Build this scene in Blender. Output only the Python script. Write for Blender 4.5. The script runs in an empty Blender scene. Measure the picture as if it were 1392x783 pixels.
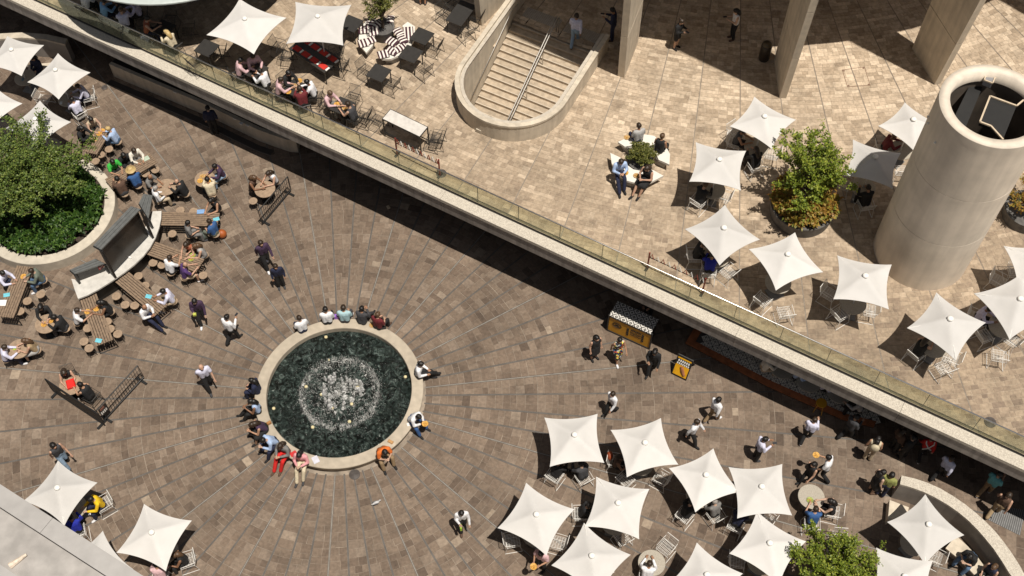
import bpy, bmesh, math, random
import numpy as np
from mathutils import Vector, Matrix
from mathutils.geometry import tessellate_polygon
R = math.radians
rng = random.Random(7)
C = bpy.context.scene.collection
scn = bpy.context.scene

# ------------------------------------------------------------------ camera
PITCH, CAMH, FPX = R(57.86), 40.2, 1651.0
cd = bpy.data.cameras.new('camera'); cam = bpy.data.objects.new('camera', cd); C.objects.link(cam)
cam.location = (0, 0, CAMH); cam.rotation_euler = (math.pi/2 - PITCH, 0, 0)
cd.sensor_width = 36; cd.lens = 36*FPX/1392; cd.clip_start = .5; cd.clip_end = 400
scn.camera = cam
# ------------------------------------------------------------------ sky, sun, exposure
SUN_AZ, SUN_EL = R(-48), R(74)
w = bpy.data.worlds.new('World'); scn.world = w; w.use_nodes = True
nt = w.node_tree; bg = nt.nodes['Background']
sky = nt.nodes.new('ShaderNodeTexSky'); sky.sky_type = 'NISHITA'; sky.sun_disc = False
sky.sun_elevation = SUN_EL; sky.sun_rotation = math.pi/2 - SUN_AZ
sky.dust_density = 1; hs = nt.nodes.new('ShaderNodeHueSaturation'); hs.inputs['Saturation'].default_value = .4
nt.links.new(sky.outputs[0], hs.inputs['Color']); nt.links.new(hs.outputs[0], bg.inputs[0]); bg.inputs[1].default_value = .05
sd = bpy.data.lights.new('sun', 'SUN'); sun = bpy.data.objects.new('sun', sd); C.objects.link(sun)
sd.energy = 5.0; sd.angle = R(.53); sd.color = (1, .93, .83)
sv = Vector((math.cos(SUN_AZ)*math.cos(SUN_EL), math.sin(SUN_AZ)*math.cos(SUN_EL), math.sin(SUN_EL)))
sun.rotation_euler = sv.to_track_quat('Z', 'Y').to_euler(); sun.location = (20, -10, 60)
scn.view_settings.view_transform = 'Standard'; scn.view_settings.look = 'None'
scn.view_settings.exposure = 0; scn.view_settings.gamma = 1
scn.render.engine = 'CYCLES'

UP = 3.7      # level of the upper terrace above the lower plaza
def at(px, py, z=0.):
    """plan position, on the level z, of a point surveyed in the photograph (1392 x 783)"""
    a, b = (px-696)/FPX, (py-391.5)/FPX
    d = Vector((a, math.cos(PITCH)-b*math.sin(PITCH), -math.sin(PITCH)-b*math.cos(PITCH)))
    return Vector((0, 0, CAMH)) + d*((z-CAMH)/d.z)
def topx(x, y, z):
    P = (x, y, z-CAMH); d = P[1]*math.cos(PITCH)-P[2]*math.sin(PITCH); u = P[1]*math.sin(PITCH)+P[2]*math.cos(PITCH)
    return 696+FPX*P[0]/d, 391.5-FPX*u/d

# ------------------------------------------------------------------ materials
MATS = {}
def mat(name, col, rough=.7, var=.12, scale=6., bump=0., metal=0., col2=None, spec=.5, detail=4, big=0., streak=0.):
    if name in MATS: return MATS[name]
    m = bpy.data.materials.new(name); m.use_nodes = True; t = m.node_tree; p = t.nodes['Principled BSDF']
    p.inputs['Roughness'].default_value = rough; p.inputs['Metallic'].default_value = metal
    p.inputs['Specular IOR Level'].default_value = spec
    co = t.nodes.new('ShaderNodeTexCoord'); n = t.nodes.new('ShaderNodeTexNoise')
    n.inputs['Scale'].default_value = scale; n.inputs['Detail'].default_value = detail
    t.links.new(co.outputs['Object'], n.inputs['Vector'])
    mx = t.nodes.new('ShaderNodeMix'); mx.data_type = 'RGBA'
    a = col2 if col2 else tuple(max(0, c*(1-var)) for c in col); b = col if col2 else tuple(min(1, c*(1+var)) for c in col)
    mx.inputs['A'].default_value = (*a, 1); mx.inputs['B'].default_value = (*b, 1)
    rm = t.nodes.new('ShaderNodeMapRange'); rm.inputs[1].default_value = .3; rm.inputs[2].default_value = .7
    t.links.new(n.outputs['Fac'], rm.inputs[0]); t.links.new(rm.outputs[0], mx.inputs['Factor'])
    out = mx.outputs['Result']
    if big:
        n2 = t.nodes.new('ShaderNodeTexNoise'); n2.inputs['Scale'].default_value = .5; n2.inputs['Detail'].default_value = 6
        t.links.new(co.outputs['Object'], n2.inputs['Vector'])
        r2 = t.nodes.new('ShaderNodeMapRange'); r2.inputs[1].default_value = .3; r2.inputs[2].default_value = .7
        r2.inputs[3].default_value = 1-big; r2.inputs[4].default_value = 1+big
        t.links.new(n2.outputs['Fac'], r2.inputs[0])
        v = t.nodes.new('ShaderNodeVectorMath'); v.operation = 'SCALE'
        t.links.new(out, v.inputs[0]); t.links.new(r2.outputs[0], v.inputs['Scale']); out = v.outputs[0]
    if streak:
        mp = t.nodes.new('ShaderNodeMapping'); mp.inputs['Scale'].default_value = (5, 5, .35); t.links.new(co.outputs['Object'], mp.inputs[0])
        n4 = t.nodes.new('ShaderNodeTexNoise'); n4.inputs['Scale'].default_value = 1.; n4.inputs['Detail'].default_value = 5; t.links.new(mp.outputs[0], n4.inputs['Vector'])
        r4 = t.nodes.new('ShaderNodeMapRange'); r4.inputs[1].default_value = .35; r4.inputs[2].default_value = .62; r4.inputs[3].default_value = 1-streak; r4.inputs[4].default_value = 1.03
        t.links.new(n4.outputs['Fac'], r4.inputs[0]); v4 = t.nodes.new('ShaderNodeVectorMath'); v4.operation = 'SCALE'
        t.links.new(out, v4.inputs[0]); t.links.new(r4.outputs[0], v4.inputs['Scale']); out = v4.outputs[0]
    t.links.new(out, p.inputs['Base Color'])
    if bump:
        bp = t.nodes.new('ShaderNodeBump'); bp.inputs['Strength'].default_value = bump; bp.inputs['Distance'].default_value = .02
        t.links.new(n.outputs['Fac'], bp.inputs['Height']); t.links.new(bp.outputs[0], p.inputs['Normal'])
    MATS[name] = m; return m

def paver_mat(name, stops, dirt):
    m = bpy.data.materials.new(name); m.use_nodes = True; t = m.node_tree; p = t.nodes['Principled BSDF']
    p.inputs['Roughness'].default_value = .72; p.inputs['Specular IOR Level'].default_value = .3
    at_ = t.nodes.new('ShaderNodeAttribute'); at_.attribute_name = 'tint'
    cr = t.nodes.new('ShaderNodeValToRGB'); e = cr.color_ramp.elements
    while len(e) < len(stops): e.new(.5)
    for k, (pos, c) in enumerate(stops): e[k].position = pos; e[k].color = (*c, 1)
    t.links.new(at_.outputs['Fac'], cr.inputs[0])
    geo = t.nodes.new('ShaderNodeNewGeometry')
    n1 = t.nodes.new('ShaderNodeTexNoise'); n1.inputs['Scale'].default_value = 9; n1.inputs['Detail'].default_value = 5
    n2 = t.nodes.new('ShaderNodeTexNoise'); n2.inputs['Scale'].default_value = .35; n2.inputs['Detail'].default_value = 5
    for n in (n1, n2): t.links.new(geo.outputs['Position'], n.inputs['Vector'])
    def rng_(n, lo, hi):
        r = t.nodes.new('ShaderNodeMapRange'); r.inputs[1].default_value = .3; r.inputs[2].default_value = .7
        r.inputs[3].default_value = lo; r.inputs[4].default_value = hi; t.links.new(n.outputs['Fac'], r.inputs[0]); return r
    n5 = t.nodes.new('ShaderNodeTexNoise'); n5.inputs['Scale'].default_value = 1.3; n5.inputs['Detail'].default_value = 8; n5.inputs['Roughness'].default_value = .65; t.links.new(geo.outputs['Position'], n5.inputs['Vector'])
    a = rng_(n1, .8, 1.18); b0 = rng_(n2, 1-dirt, 1+dirt*.8); c5 = rng_(n5, .8, 1.1); c5.inputs[1].default_value = .33; c5.inputs[2].default_value = .5
    b = t.nodes.new('ShaderNodeMath'); b.operation = 'MULTIPLY'; t.links.new(b0.outputs[0], b.inputs[0]); t.links.new(c5.outputs[0], b.inputs[1])
    mu = t.nodes.new('ShaderNodeMath'); mu.operation = 'MULTIPLY'
    t.links.new(a.outputs[0], mu.inputs[0]); t.links.new(b.outputs[0], mu.inputs[1])
    v = t.nodes.new('ShaderNodeVectorMath'); v.operation = 'SCALE'
    t.links.new(cr.outputs[0], v.inputs[0]); t.links.new(mu.outputs[0], v.inputs['Scale'])
    t.links.new(v.outputs[0], p.inputs['Base Color'])
    bp = t.nodes.new('ShaderNodeBump'); bp.inputs['Strength'].default_value = .25; bp.inputs['Distance'].default_value = .01
    t.links.new(n1.outputs['Fac'], bp.inputs['Height']); t.links.new(bp.outputs[0], p.inputs['Normal'])
    return m
PAV_LOW = paver_mat('plaza_stone', [(0, (.088, .063, .046)), (.3, (.14, .102, .075)), (.62, (.172, .128, .094)), (.88, (.205, .158, .12)), (1, (.285, .225, .168))], .22)
PAV_UP = paver_mat('terrace_stone', [(0, (.2, .15, .11)), (.25, (.275, .21, .15)), (.55, (.335, .26, .185)), (.8, (.435, .345, .252)), (1, (.53, .43, .32))], .17)
GROUT_LOW = mat('plaza_grout', (.26, .215, .17), .9, .3, 3, big=.25)
GROUT_UP = mat('terrace_grout', (.40, .33, .25), .9, .25, 3, big=.2)
STRIP = mat('joint_metal', (.098, .087, .077), .6, .2, 4)
STRIP_P = mat('joint_metal_bright', (.3, .275, .24), .5, .2, 4)
STRIP_UP = mat('joint_metal_terrace', (.2, .17, .14), .6, .2, 4)
CONC = mat('concrete', (.45, .395, .325), .8, .1, 2.5, .12, big=.1, streak=.15)
CONC_L = mat('pale_concrete', (.56, .49, .39), .75, .1, 3, .1, big=.1, streak=.16)
CONC_D = mat('grey_concrete', (.27, .245, .22), .8, .12, 2.5, .1, big=.12)
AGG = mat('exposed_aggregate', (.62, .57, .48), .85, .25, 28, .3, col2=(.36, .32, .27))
FORE = mat('parapet_concrete', (.36, .345, .33), .8, .08, 5, .1, big=.1)
BLACK = mat('black_metal', (.013, .013, .013), .45, .2, 10)
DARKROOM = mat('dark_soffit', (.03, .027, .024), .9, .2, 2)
STEEL = mat('brushed_steel', (.62, .6, .57), .28, .1, 20, metal=1)
STEEL2 = mat('dull_steel', (.42, .4, .37), .5, .1, 20, metal=.8)
WHITE = mat('white_paint', (.78, .76, .72), .5, .05, 8)
WOOD = mat('weathered_timber', (.27, .19, .125), .75, .3, 9, .2, col2=(.15, .105, .072))
WOODL = mat('stool_timber', (.36, .26, .175), .7, .25, 9, .1, col2=(.24, .17, .115))
STONE_T = mat('terrazzo_table', (.44, .4, .33), .7, .2, 40, col2=(.28, .25, .205))
DIRT = mat('soil', (.05, .036, .026), .95, .4, 12, .5)
BRONZE = mat('rust_kerb', (.36, .12, .045), .7, .3, 5)

def canopy_mat():
    m = bpy.data.materials.new('canopy_fabric'); m.use_nodes = True; t = m.node_tree; p = t.nodes['Principled BSDF']
    p.inputs['Base Color'].default_value = (.76, .735, .69, 1); p.inputs['Roughness'].default_value = .85
    p.inputs['Specular IOR Level'].default_value = .15
    tr = t.nodes.new('ShaderNodeBsdfTranslucent'); tr.inputs[0].default_value = (.7, .62, .5, 1)
    co = t.nodes.new('ShaderNodeTexCoord'); n = t.nodes.new('ShaderNodeTexNoise'); n.inputs['Scale'].default_value = 2.2; n.inputs['Detail'].default_value = 5
    t.links.new(co.outputs['Object'], n.inputs['Vector'])
    cr = t.nodes.new('ShaderNodeMix'); cr.data_type = 'RGBA'; cr.inputs['A'].default_value = (.6, .585, .565, 1); cr.inputs['B'].default_value = (.72, .705, .685, 1)
    oi = t.nodes.new('ShaderNodeObjectInfo'); va = t.nodes.new('ShaderNodeVectorMath'); va.operation = 'ADD'; sc_ = t.nodes.new('ShaderNodeMath'); sc_.operation = 'MULTIPLY'; sc_.inputs[1].default_value = 40
    t.links.new(oi.outputs['Random'], sc_.inputs[0]); t.links.new(co.outputs['Object'], va.inputs[0]); t.links.new(sc_.outputs[0], va.inputs[1]); t.links.new(va.outputs[0], n.inputs['Vector'])
    mr_ = t.nodes.new('ShaderNodeMapRange'); mr_.inputs[3].default_value = .9; mr_.inputs[4].default_value = 1.06; t.links.new(oi.outputs['Random'], mr_.inputs[0])
    vs_ = t.nodes.new('ShaderNodeVectorMath'); vs_.operation = 'SCALE'; t.links.new(cr.outputs['Result'], vs_.inputs[0]); t.links.new(mr_.outputs[0], vs_.inputs['Scale'])
    t.links.new(n.outputs['Fac'], cr.inputs['Factor']); t.links.new(vs_.outputs[0], p.inputs['Base Color'])
    bp = t.nodes.new('ShaderNodeBump'); bp.inputs['Strength'].default_value = .3; bp.inputs['Distance'].default_value = .04
    t.links.new(n.outputs['Fac'], bp.inputs['Height']); t.links.new(bp.outputs[0], p.inputs['Normal'])
    mx = t.nodes.new('ShaderNodeMixShader'); mx.inputs[0].default_value = .12
    o = t.nodes['Material Output']
    t.links.new(p.outputs[0], mx.inputs[1]); t.links.new(tr.outputs[0], mx.inputs[2]); t.links.new(mx.outputs[0], o.inputs[0])
    return m
CANOPY = canopy_mat()
def leaf_mat(name, c1, c2, c3):
    m = bpy.data.materials.new(name); m.use_nodes = True; t = m.node_tree; p = t.nodes['Principled BSDF']
    p.inputs['Roughness'].default_value = .5; p.inputs['Specular IOR Level'].default_value = .35
    g = t.nodes.new('ShaderNodeNewGeometry'); cr = t.nodes.new('ShaderNodeValToRGB'); e = cr.color_ramp.elements
    e.new(.5)
    for k, (pos, c) in enumerate(((0, c1), (.6, c2), (1, c3))): e[k].position = pos; e[k].color = (*c, 1)
    t.links.new(g.outputs['Random Per Island'], cr.inputs[0]); t.links.new(cr.outputs[0], p.inputs['Base Color'])
    tr = t.nodes.new('ShaderNodeBsdfTranslucent'); t.links.new(cr.outputs[0], tr.inputs[0])
    mx = t.nodes.new('ShaderNodeMixShader'); mx.inputs[0].default_value = .25
    t.links.new(p.outputs[0], mx.inputs[1]); t.links.new(tr.outputs[0], mx.inputs[2]); t.links.new(mx.outputs[0], t.nodes['Material Output'].inputs[0])
    return m
LEAF_A = leaf_mat('leaf_deep_green', (.05, .085, .016), (.11, .165, .03), (.25, .3, .07))
LEAF_B = leaf_mat('leaf_bright_green', (.09, .135, .014), (.18, .235, .025), (.36, .39, .055))
LEAF_C = leaf_mat('leaf_autumn', (.26, .12, .03), (.36, .24, .04), (.16, .2, .03))
LEAF_D = leaf_mat('leaf_olive', (.07, .085, .02), (.13, .14, .03), (.25, .24, .06))
LEAF_F = leaf_mat('leaf_fern', (.02, .055, .01), (.045, .1, .016), (.11, .19, .03))
BARK = mat('bark', (.09, .065, .045), .9, .3, 14, .4)

def glass_mat(name, tint, dust, gl):
    m = bpy.data.materials.new(name); m.use_nodes = True; t = m.node_tree; t.nodes.remove(t.nodes['Principled BSDF'])
    tr = t.nodes.new('ShaderNodeBsdfTransparent'); tr.inputs[0].default_value = (*tint, 1)
    g = t.nodes.new('ShaderNodeBsdfGlossy'); g.inputs['Roughness'].default_value = .03; g.inputs[0].default_value = (.9, .95, .9, 1)
    df = t.nodes.new('ShaderNodeBsdfDiffuse'); df.inputs[0].default_value = (.42, .45, .34, 1)
    co = t.nodes.new('ShaderNodeTexCoord'); n = t.nodes.new('ShaderNodeTexNoise'); n.inputs['Scale'].default_value = 1.1; n.inputs['Detail'].default_value = 5
    t.links.new(co.outputs['Object'], n.inputs['Vector'])
    mr = t.nodes.new('ShaderNodeMapRange'); mr.inputs[1].default_value = .4; mr.inputs[2].default_value = .7; mr.inputs[3].default_value = dust*.4; mr.inputs[4].default_value = dust
    t.links.new(n.outputs['Fac'], mr.inputs[0])
    a = t.nodes.new('ShaderNodeMixShader'); t.links.new(mr.outputs[0], a.inputs[0]); t.links.new(tr.outputs[0], a.inputs[1]); t.links.new(df.outputs[0], a.inputs[2])
    lw = t.nodes.new('ShaderNodeLayerWeight'); pw_ = t.nodes.new('ShaderNodeMath'); pw_.operation = 'POWER'; pw_.inputs[1].default_value = 5; t.links.new(lw.outputs['Facing'], pw_.inputs[0])
    fr = t.nodes.new('ShaderNodeMapRange'); fr.inputs[3].default_value = .03; fr.inputs[4].default_value = .5; t.links.new(pw_.outputs[0], fr.inputs[0])
    b = t.nodes.new('ShaderNodeMixShader'); t.links.new(fr.outputs[0], b.inputs[0]); t.links.new(a.outputs[0], b.inputs[1]); t.links.new(g.outputs[0], b.inputs[2])
    t.links.new(b.outputs[0], t.nodes['Material Output'].inputs[0]); return m
GLASS = glass_mat('balustrade_glass', (.94, .955, .87), .16, 1.25)
GLASS_F = glass_mat('frosted_glass', (.6, .66, .55), .75, 1.4)

# ------------------------------------------------------------------ mesh helpers
class MB:
    def __init__(s): s.v = []; s.f = []; s.uv = None
    def add(s, vs, fs):
        o = len(s.v); s.v += [tuple(p) for p in vs]; s.f += [tuple(i+o for i in f) for f in fs]; return s
    def box(s, c, d, rz=0., rx=0.):
        M = Matrix.Rotation(rz, 3, 'Z') @ Matrix.Rotation(rx, 3, 'X'); c = Vector(c)
        vs = [c + M @ Vector((x*d[0]/2, y*d[1]/2, z*d[2]/2)) for x in (-1, 1) for y in (-1, 1) for z in (-1, 1)]
        return s.add(vs, [(0, 1, 3, 2), (4, 6, 7, 5), (0, 4, 5, 1), (2, 3, 7, 6), (0, 2, 6, 4), (1, 5, 7, 3)])
    def tube(s, pts, r, n=6, closed=False, cap=True):
        pts = [Vector(p) for p in pts]; k = len(pts); rs = r if isinstance(r, (list, tuple)) else [r]*k
        o = len(s.v); prev = None
        for i, p in enumerate(pts):
            a = pts[(i-1) % k] if (closed or i > 0) else p; b = pts[(i+1) % k] if (closed or i < k-1) else p
            d = (b-a); d = d.normalized() if d.length > 1e-9 else Vector((0, 0, 1))
            if prev is None:
                x = d.orthogonal().normalized()
            else:
                x = prev - d*prev.dot(d); x = x.normalized() if x.length > 1e-6 else d.orthogonal().normalized()
            prev = x; y = d.cross(x)
            for j in range(n):
                t = 2*math.pi*j/n; s.v.append(tuple(p + (x*math.cos(t)+y*math.sin(t))*rs[i]))
        m = k if closed else k-1
        for i in range(m):
            for j in range(n):
                a = o+i*n+j; b = o+i*n+(j+1) % n; c = o+((i+1) % k)*n+(j+1) % n; e = o+((i+1) % k)*n+j
                s.f.append((a, b, c, e))
        if cap and not closed:
            s.f.append(tuple(o+j for j in range(n))[::-1]); s.f.append(tuple(o+(k-1)*n+j for j in range(n)))
        return s
    def lathe(s, prof, n=24, c=(0, 0, 0), a0=0., a1=2*math.pi):
        o = len(s.v); full = abs(a1-a0-2*math.pi) < 1e-6; m = n if full else n+1; k = len(prof)
        for i in range(m):
            t = a0+(a1-a0)*i/n
            for (r, z) in prof: s.v.append((c[0]+r*math.cos(t), c[1]+r*math.sin(t), c[2]+z))
        for i in range(n):
            i2 = (i+1) % m
            for j in range(k-1):
                q = (o+i*k+j, o+i2*k+j, o+i2*k+j+1, o+i*k+j+1)
                if prof[j][0] < 1e-6: q = (q[0], q[2], q[3])
                elif prof[j+1][0] < 1e-6: q = (q[0], q[1], q[2])
                s.f.append(q)
        return s
    def prism(s, poly, z1, z0, inset=0.):
        poly = [Vector((p[0], p[1])) for p in poly]
        ar = sum(poly[i-1].x*poly[i].y-poly[i].x*poly[i-1].y for i in range(len(poly)))
        if ar < 0: poly = poly[::-1]
        n = len(poly); o = len(s.v); c = sum(poly, Vector((0, 0)))/n
        s.v += [(p.x, p.y, z1) for p in poly]
        s.v += [tuple((*(p+(c-p)*inset), z0)) for p in poly]
        for t in tessellate_polygon([[Vector((p.x, p.y, 0)) for p in poly]]):
            a, b, d = [poly[i] for i in t]
            if (b-a).x*(d-a).y-(b-a).y*(d-a).x < 0: t = t[::-1]
            s.f.append(tuple(o+i for i in t)); s.f.append(tuple(o+n+i for i in t[::-1]))
        for i in range(n): s.f.append((o+n+i, o+n+(i+1) % n, o+(i+1) % n, o+i))
        return s
    def sphere(s, c, r, n=10, m=6, sc=(1, 1, 1)):
        prof = [(max(0, math.sin(math.pi*i/m)), math.cos(math.pi*i/m)) for i in range(m+1)]
        o = len(s.v); s.lathe(prof[::-1], n)
        for i in range(o, len(s.v)): v = s.v[i]; s.v[i] = (c[0]+v[0]*r*sc[0], c[1]+v[1]*r*sc[1], c[2]+v[2]*r*sc[2])
        return s
    def mesh(s, name, smooth=False):
        me = bpy.data.meshes.new(name); me.from_pydata(s.v, [], s.f); me.update()
        if smooth: me.polygons.foreach_set('use_smooth', [True]*len(me.polygons))
        return me
    def build(s, name, m, parent=None, smooth=False, loc=None):
        me = s.mesh(name, smooth); me.materials.append(m)
        return link(name, me, parent, loc)
def link(name, me, parent=None, loc=None, rz=0.):
    o = bpy.data.objects.new(name, me); C.objects.link(o)
    if parent is not None: o.parent = parent
    if loc is not None: o.location = loc
    if rz: o.rotation_euler.z = rz
    return o
def tag(o, label, cat, group=None):
    o['label'] = label; o['category'] = cat
    if group: o['group'] = group
    return o
def struct(o): o['kind'] = 'structure'; return o
def stuff(o): o['kind'] = 'stuff'; return o
def thing(name, label, cat, loc=(0, 0, 0), rz=0., group=None):
    o = link(name, None, None, loc, rz); o.empty_display_size = .2; return tag(o, label, cat, group)
def copy_tree(o, parent=None):
    c = o.copy(); C.objects.link(c); c.parent = parent
    for ch in list(o.children): copy_tree(ch, c)
    return c
PROTO = {}
def place(key, maker, loc, rz, label, cat, group=None, sc=1.):
    """first use moves the built thing itself, later uses are copies with their parts"""
    if key not in PROTO: o = maker(); PROTO[key] = o
    else:
        o = copy_tree(PROTO[key])
        for k in list(o.keys()): del o[k]
    o.location = loc; o.rotation_euler = (0, 0, rz); o.scale = (sc, sc, sc)
    return tag(o, label, cat, group)
def setmat(o, m):
    if not o.data.materials: o.data.materials.append(None)
    o.material_slots[0].link = 'OBJECT'; o.material_slots[0].material = m

# ------------------------------------------------------------------ key plan points
FC = at(461, 531, .45); FC.z = 0            # fountain centre
TC = Vector((11.25, 53.71, 0))              # centre of the round tower
LA, LB = at(15.3, 0, UP-.15), at(1308, 600, UP-.15); LA.z = LB.z = 0.       # outer edge of the terrace
LD = (LB-LA).normalized(); LN = Vector((-LD.y, LD.x, 0))             # along the ledge / towards the tower
if LN.y < 0: LN = -LN
def ledge(s, t, z=0.): p = LA+LD*s+LN*t; return Vector((p.x, p.y, z))
SU, SV = Vector((.46, .888, 0)), Vector((.888, -.46, 0))             # stair axis (up the flight) and across
def stair(a, p, z=0.): q = (SU*a+SV*p)*1.0085; return Vector((q.x, q.y, z))
SA, SP = 28.05, -14.46
def stair_u(rad, far, n=24):
    pts = [stair(far, SP-rad)]
    for i in range(n+1):
        t = math.pi*i/n; pts.append(stair(SA-rad*math.sin(t), SP-rad*math.cos(t)))
    return pts+[stair(far, SP+rad)]
CYL = Vector((14.77, 24.5, 0)); CYLR = 1.675

# ------------------------------------------------------------------ paving
def pav_area(poly, z):
    q = [topx(p[0], p[1], z) for p in poly]
    if any(x < -20 or x > 1412 or y < -20 or y > 803 for x, y in q): return -1
    return abs(sum(q[i-1][0]*q[i][1]-q[i][0]*q[i-1][1] for i in range(len(q))))/2
def lay(parent, polys, z, m, keep, name='paver', shift=None):
    """the largest `keep` pavers as objects of their own, the others joined"""
    polys = sorted(polys, key=lambda p: -p[1])
    def piece(mb, poly, dz):
        n = len(poly); o = len(mb.v); c = sum(poly, Vector((0, 0)))/n
        mb.v += [(p.x, p.y, z+dz) for p in poly]+[(p.x, p.y, z-.014) for p in poly]
        mb.f.append(tuple(o+i for i in range(n)))
        for i in range(n): mb.f.append((o+n+i, o+n+(i+1) % n, o+(i+1) % n, o+i))
        return n+1
    def tint(me, vals):
        a = me.attributes.new('tint', 'FLOAT', 'FACE'); a.data.foreach_set('value', vals)
    rest = MB(); tv = []
    for k, (poly, area) in enumerate(polys):
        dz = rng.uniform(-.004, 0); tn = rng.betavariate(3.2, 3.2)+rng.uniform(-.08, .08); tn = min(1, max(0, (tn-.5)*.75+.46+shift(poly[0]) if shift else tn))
        if k < keep:
            mb = MB(); n = piece(mb, poly, dz); me = mb.mesh(name); tint(me, [tn]*n); me.materials.append(m); link(name, me, parent)
        else:
            n = piece(rest, poly, dz); tv += [tn]*n
    me = rest.mesh('distant_pavers'); tint(me, tv); me.materials.append(m)
    stuff(link('distant_pavers', me, parent))
def clip(poly, n, d):
    out = []
    for i in range(len(poly)):
        a, b = poly[i-1], poly[i]; da, db = n.dot(a)-d, n.dot(b)-d
        if da >= 0: 
            if not out or (out[-1]-a).length > 1e-6: out.append(a)
        if (da >= 0) != (db >= 0): out.append(a+(b-a)*(da/(da-db)))
    return out
def radial(c, lines, bands, course, width, inside, z, gap=.008, strip=.036):
    polys = []
    for li in range(len(lines)-1):
        a0, a1 = lines[li], lines[li+1]
        for (r0, r1) in bands:
            r = r0
            while r < r1-.06:
                h = rng.uniform(*course)
                if r1-r-h < .12: h = r1-r
                W = (a1-a0)*r; n = max(1, round(W/rng.uniform(*width)))
                cuts = [0.]+sorted((k+rng.uniform(-.25, .25))/n for k in range(1, n))+[1.]
                for k in range(n):
                    rm = r+h/2
                    p0 = a0+(a1-a0)*cuts[k]+(strip if k == 0 else gap/2)/rm; p1 = a0+(a1-a0)*cuts[k+1]-(strip if k == n-1 else gap/2)/rm
                    if p1-p0 < .05/rm: continue
                    j = lambda: rng.uniform(-.004, .004)
                    ra, rb = r+gap/2, r+h-gap/2
                    poly = [Vector((c.x+rr*math.cos(t)+j(), c.y+rr*math.sin(t)+j())) for rr, t in ((ra, p0), (rb, p0), (rb, p1), (ra, p1))]
                    ar = sum(poly[i-1].x*poly[i].y-poly[i].x*poly[i-1].y for i in range(4))
                    if ar < 0: poly = poly[::-1]
                    poly = inside(poly)
                    if poly and len(poly) >= 3: polys.append((poly, pav_area(poly, z)))
                r += h
    return polys

# lower plaza
mb = MB(); mb.add([(-60, -40, -.012), (60, -40, -.012), (60, 90, -.012), (-60, 90, -.012)], [(0, 1, 2, 3)])
plaza = struct(mb.build('lower_plaza', GROUT_LOW))
fc2 = Vector((FC.x, FC.y)); PLC = at(64, 283, .55)
def in_low(poly):
    c = sum(poly, Vector((0, 0)))/len(poly)
    if (c-Vector((LA.x, LA.y))).dot(Vector((LN.x, LN.y))) > 2.2: return None
    x, y = topx(c.x, c.y, 0)
    if x < -45 or x > 1437 or y < -40 or y > 830: return None
    if (c-Vector((PLC.x, PLC.y))).length < 2.3: return None
    return poly
lines = [2*math.pi*i/60+.012 for i in range(61)]
P = radial(fc2, lines, ((3.16, 7.3), (7.31, 11.6), (11.61, 16.), (16.01, 31.)), (.21, .36), (.26, .44), in_low, 0, .011)
for i, a in enumerate(lines[:-1]):
    mb = MB(); pts = []
    d = Vector((math.cos(a), math.sin(a), 0)); s = Vector((-d.y, d.x, 0))
    r1 = 30.
    for rr in np.arange(3.2, 30., .4):
        q = FC+d*rr
        if (q-LA).dot(LN) > 2.2: r1 = rr; break
    vs = [FC+d*3.12-s*.03, FC+d*r1-s*.03, FC+d*r1+s*.03, FC+d*3.12+s*.03]
    mb.prism([(v.x, v.y) for v in vs], -.004, -.016)
    mb.build('joint_strip', STRIP, plaza)
    if i % 4 == 1:
        vs = [FC+d*3.12-s*.009, FC+d*r1-s*.009, FC+d*r1+s*.009, FC+d*3.12+s*.009]
        MB().prism([(v.x, v.y) for v in vs], .002, -.003).build('joint_strip', STRIP_P, plaza)
lay(plaza, P, 0., PAV_LOW, 300)
def cover(px, py, z, r, lbl, parent):
    o = thing('drain_cover', lbl, 'drain cover', (*at(px, py, z)[:2], z)); 
    MB().lathe([(0, .006), (r*.82, .006), (r*.84, .002), (r*.88, .002), (r*.9, .012), (r, .012), (r, -.01)], 28).build('frame', mat('cast_iron', (.07, .06, .055), .6, .2, 8), o, True)
    mb = MB()
    for k in range(3): mb.lathe([(r*(.18+.2*k), .006), (r*(.2+.2*k), .014), (r*(.27+.2*k), .014), (r*(.29+.2*k), .006)], 24)
    mb.build('lid_rings', mat('cast_iron', (.07, .06, .055), .6, .2, 8), o, True)
cover(482, 645, 0, .2, 'round iron drain cover in the paving beside the fountain', plaza)
cover(142, 119, 0, .13, 'small round drain cover in front of the long low wall', plaza)

# upper terrace slab with the stair well cut out of it
outer = [ledge(-25, .0), ledge(75, .0), ledge(75, 60), ledge(-25, 60)]
hole = stair_u(2.05, 31.95)
def flat_hole(mb, z, flip=False):
    loops = [[Vector((p.x, p.y, 0)) for p in outer], [Vector((p.x, p.y, 0)) for p in hole]]
    allp = loops[0]+loops[1]; o = len(mb.v); mb.v += [(p.x, p.y, z) for p in allp]
    for t in tessellate_polygon(loops):
        a, b, d = [allp[i] for i in t]; up = (b-a).cross(d-a).z > 0
        if up == flip: t = t[::-1]
        mb.f.append(tuple(o+i for i in t))
mb = MB(); 
outer = [ledge(-25, .45), ledge(75, .45), ledge(75, 60), ledge(-25, 60)]
flat_hole(mb, UP-.012)
terrace = struct(mb.build('upper_terrace', GROUT_UP))
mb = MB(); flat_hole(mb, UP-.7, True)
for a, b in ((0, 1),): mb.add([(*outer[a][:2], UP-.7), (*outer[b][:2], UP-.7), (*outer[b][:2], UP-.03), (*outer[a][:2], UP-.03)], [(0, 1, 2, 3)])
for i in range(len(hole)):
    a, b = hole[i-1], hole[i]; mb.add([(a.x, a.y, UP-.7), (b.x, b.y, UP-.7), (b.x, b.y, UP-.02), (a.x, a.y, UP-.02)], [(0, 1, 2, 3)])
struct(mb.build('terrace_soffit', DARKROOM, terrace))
ln2 = Vector((LN.x, LN.y)); ld0 = ln2.dot(Vector((LA.x, LA.y)))+.47
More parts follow.
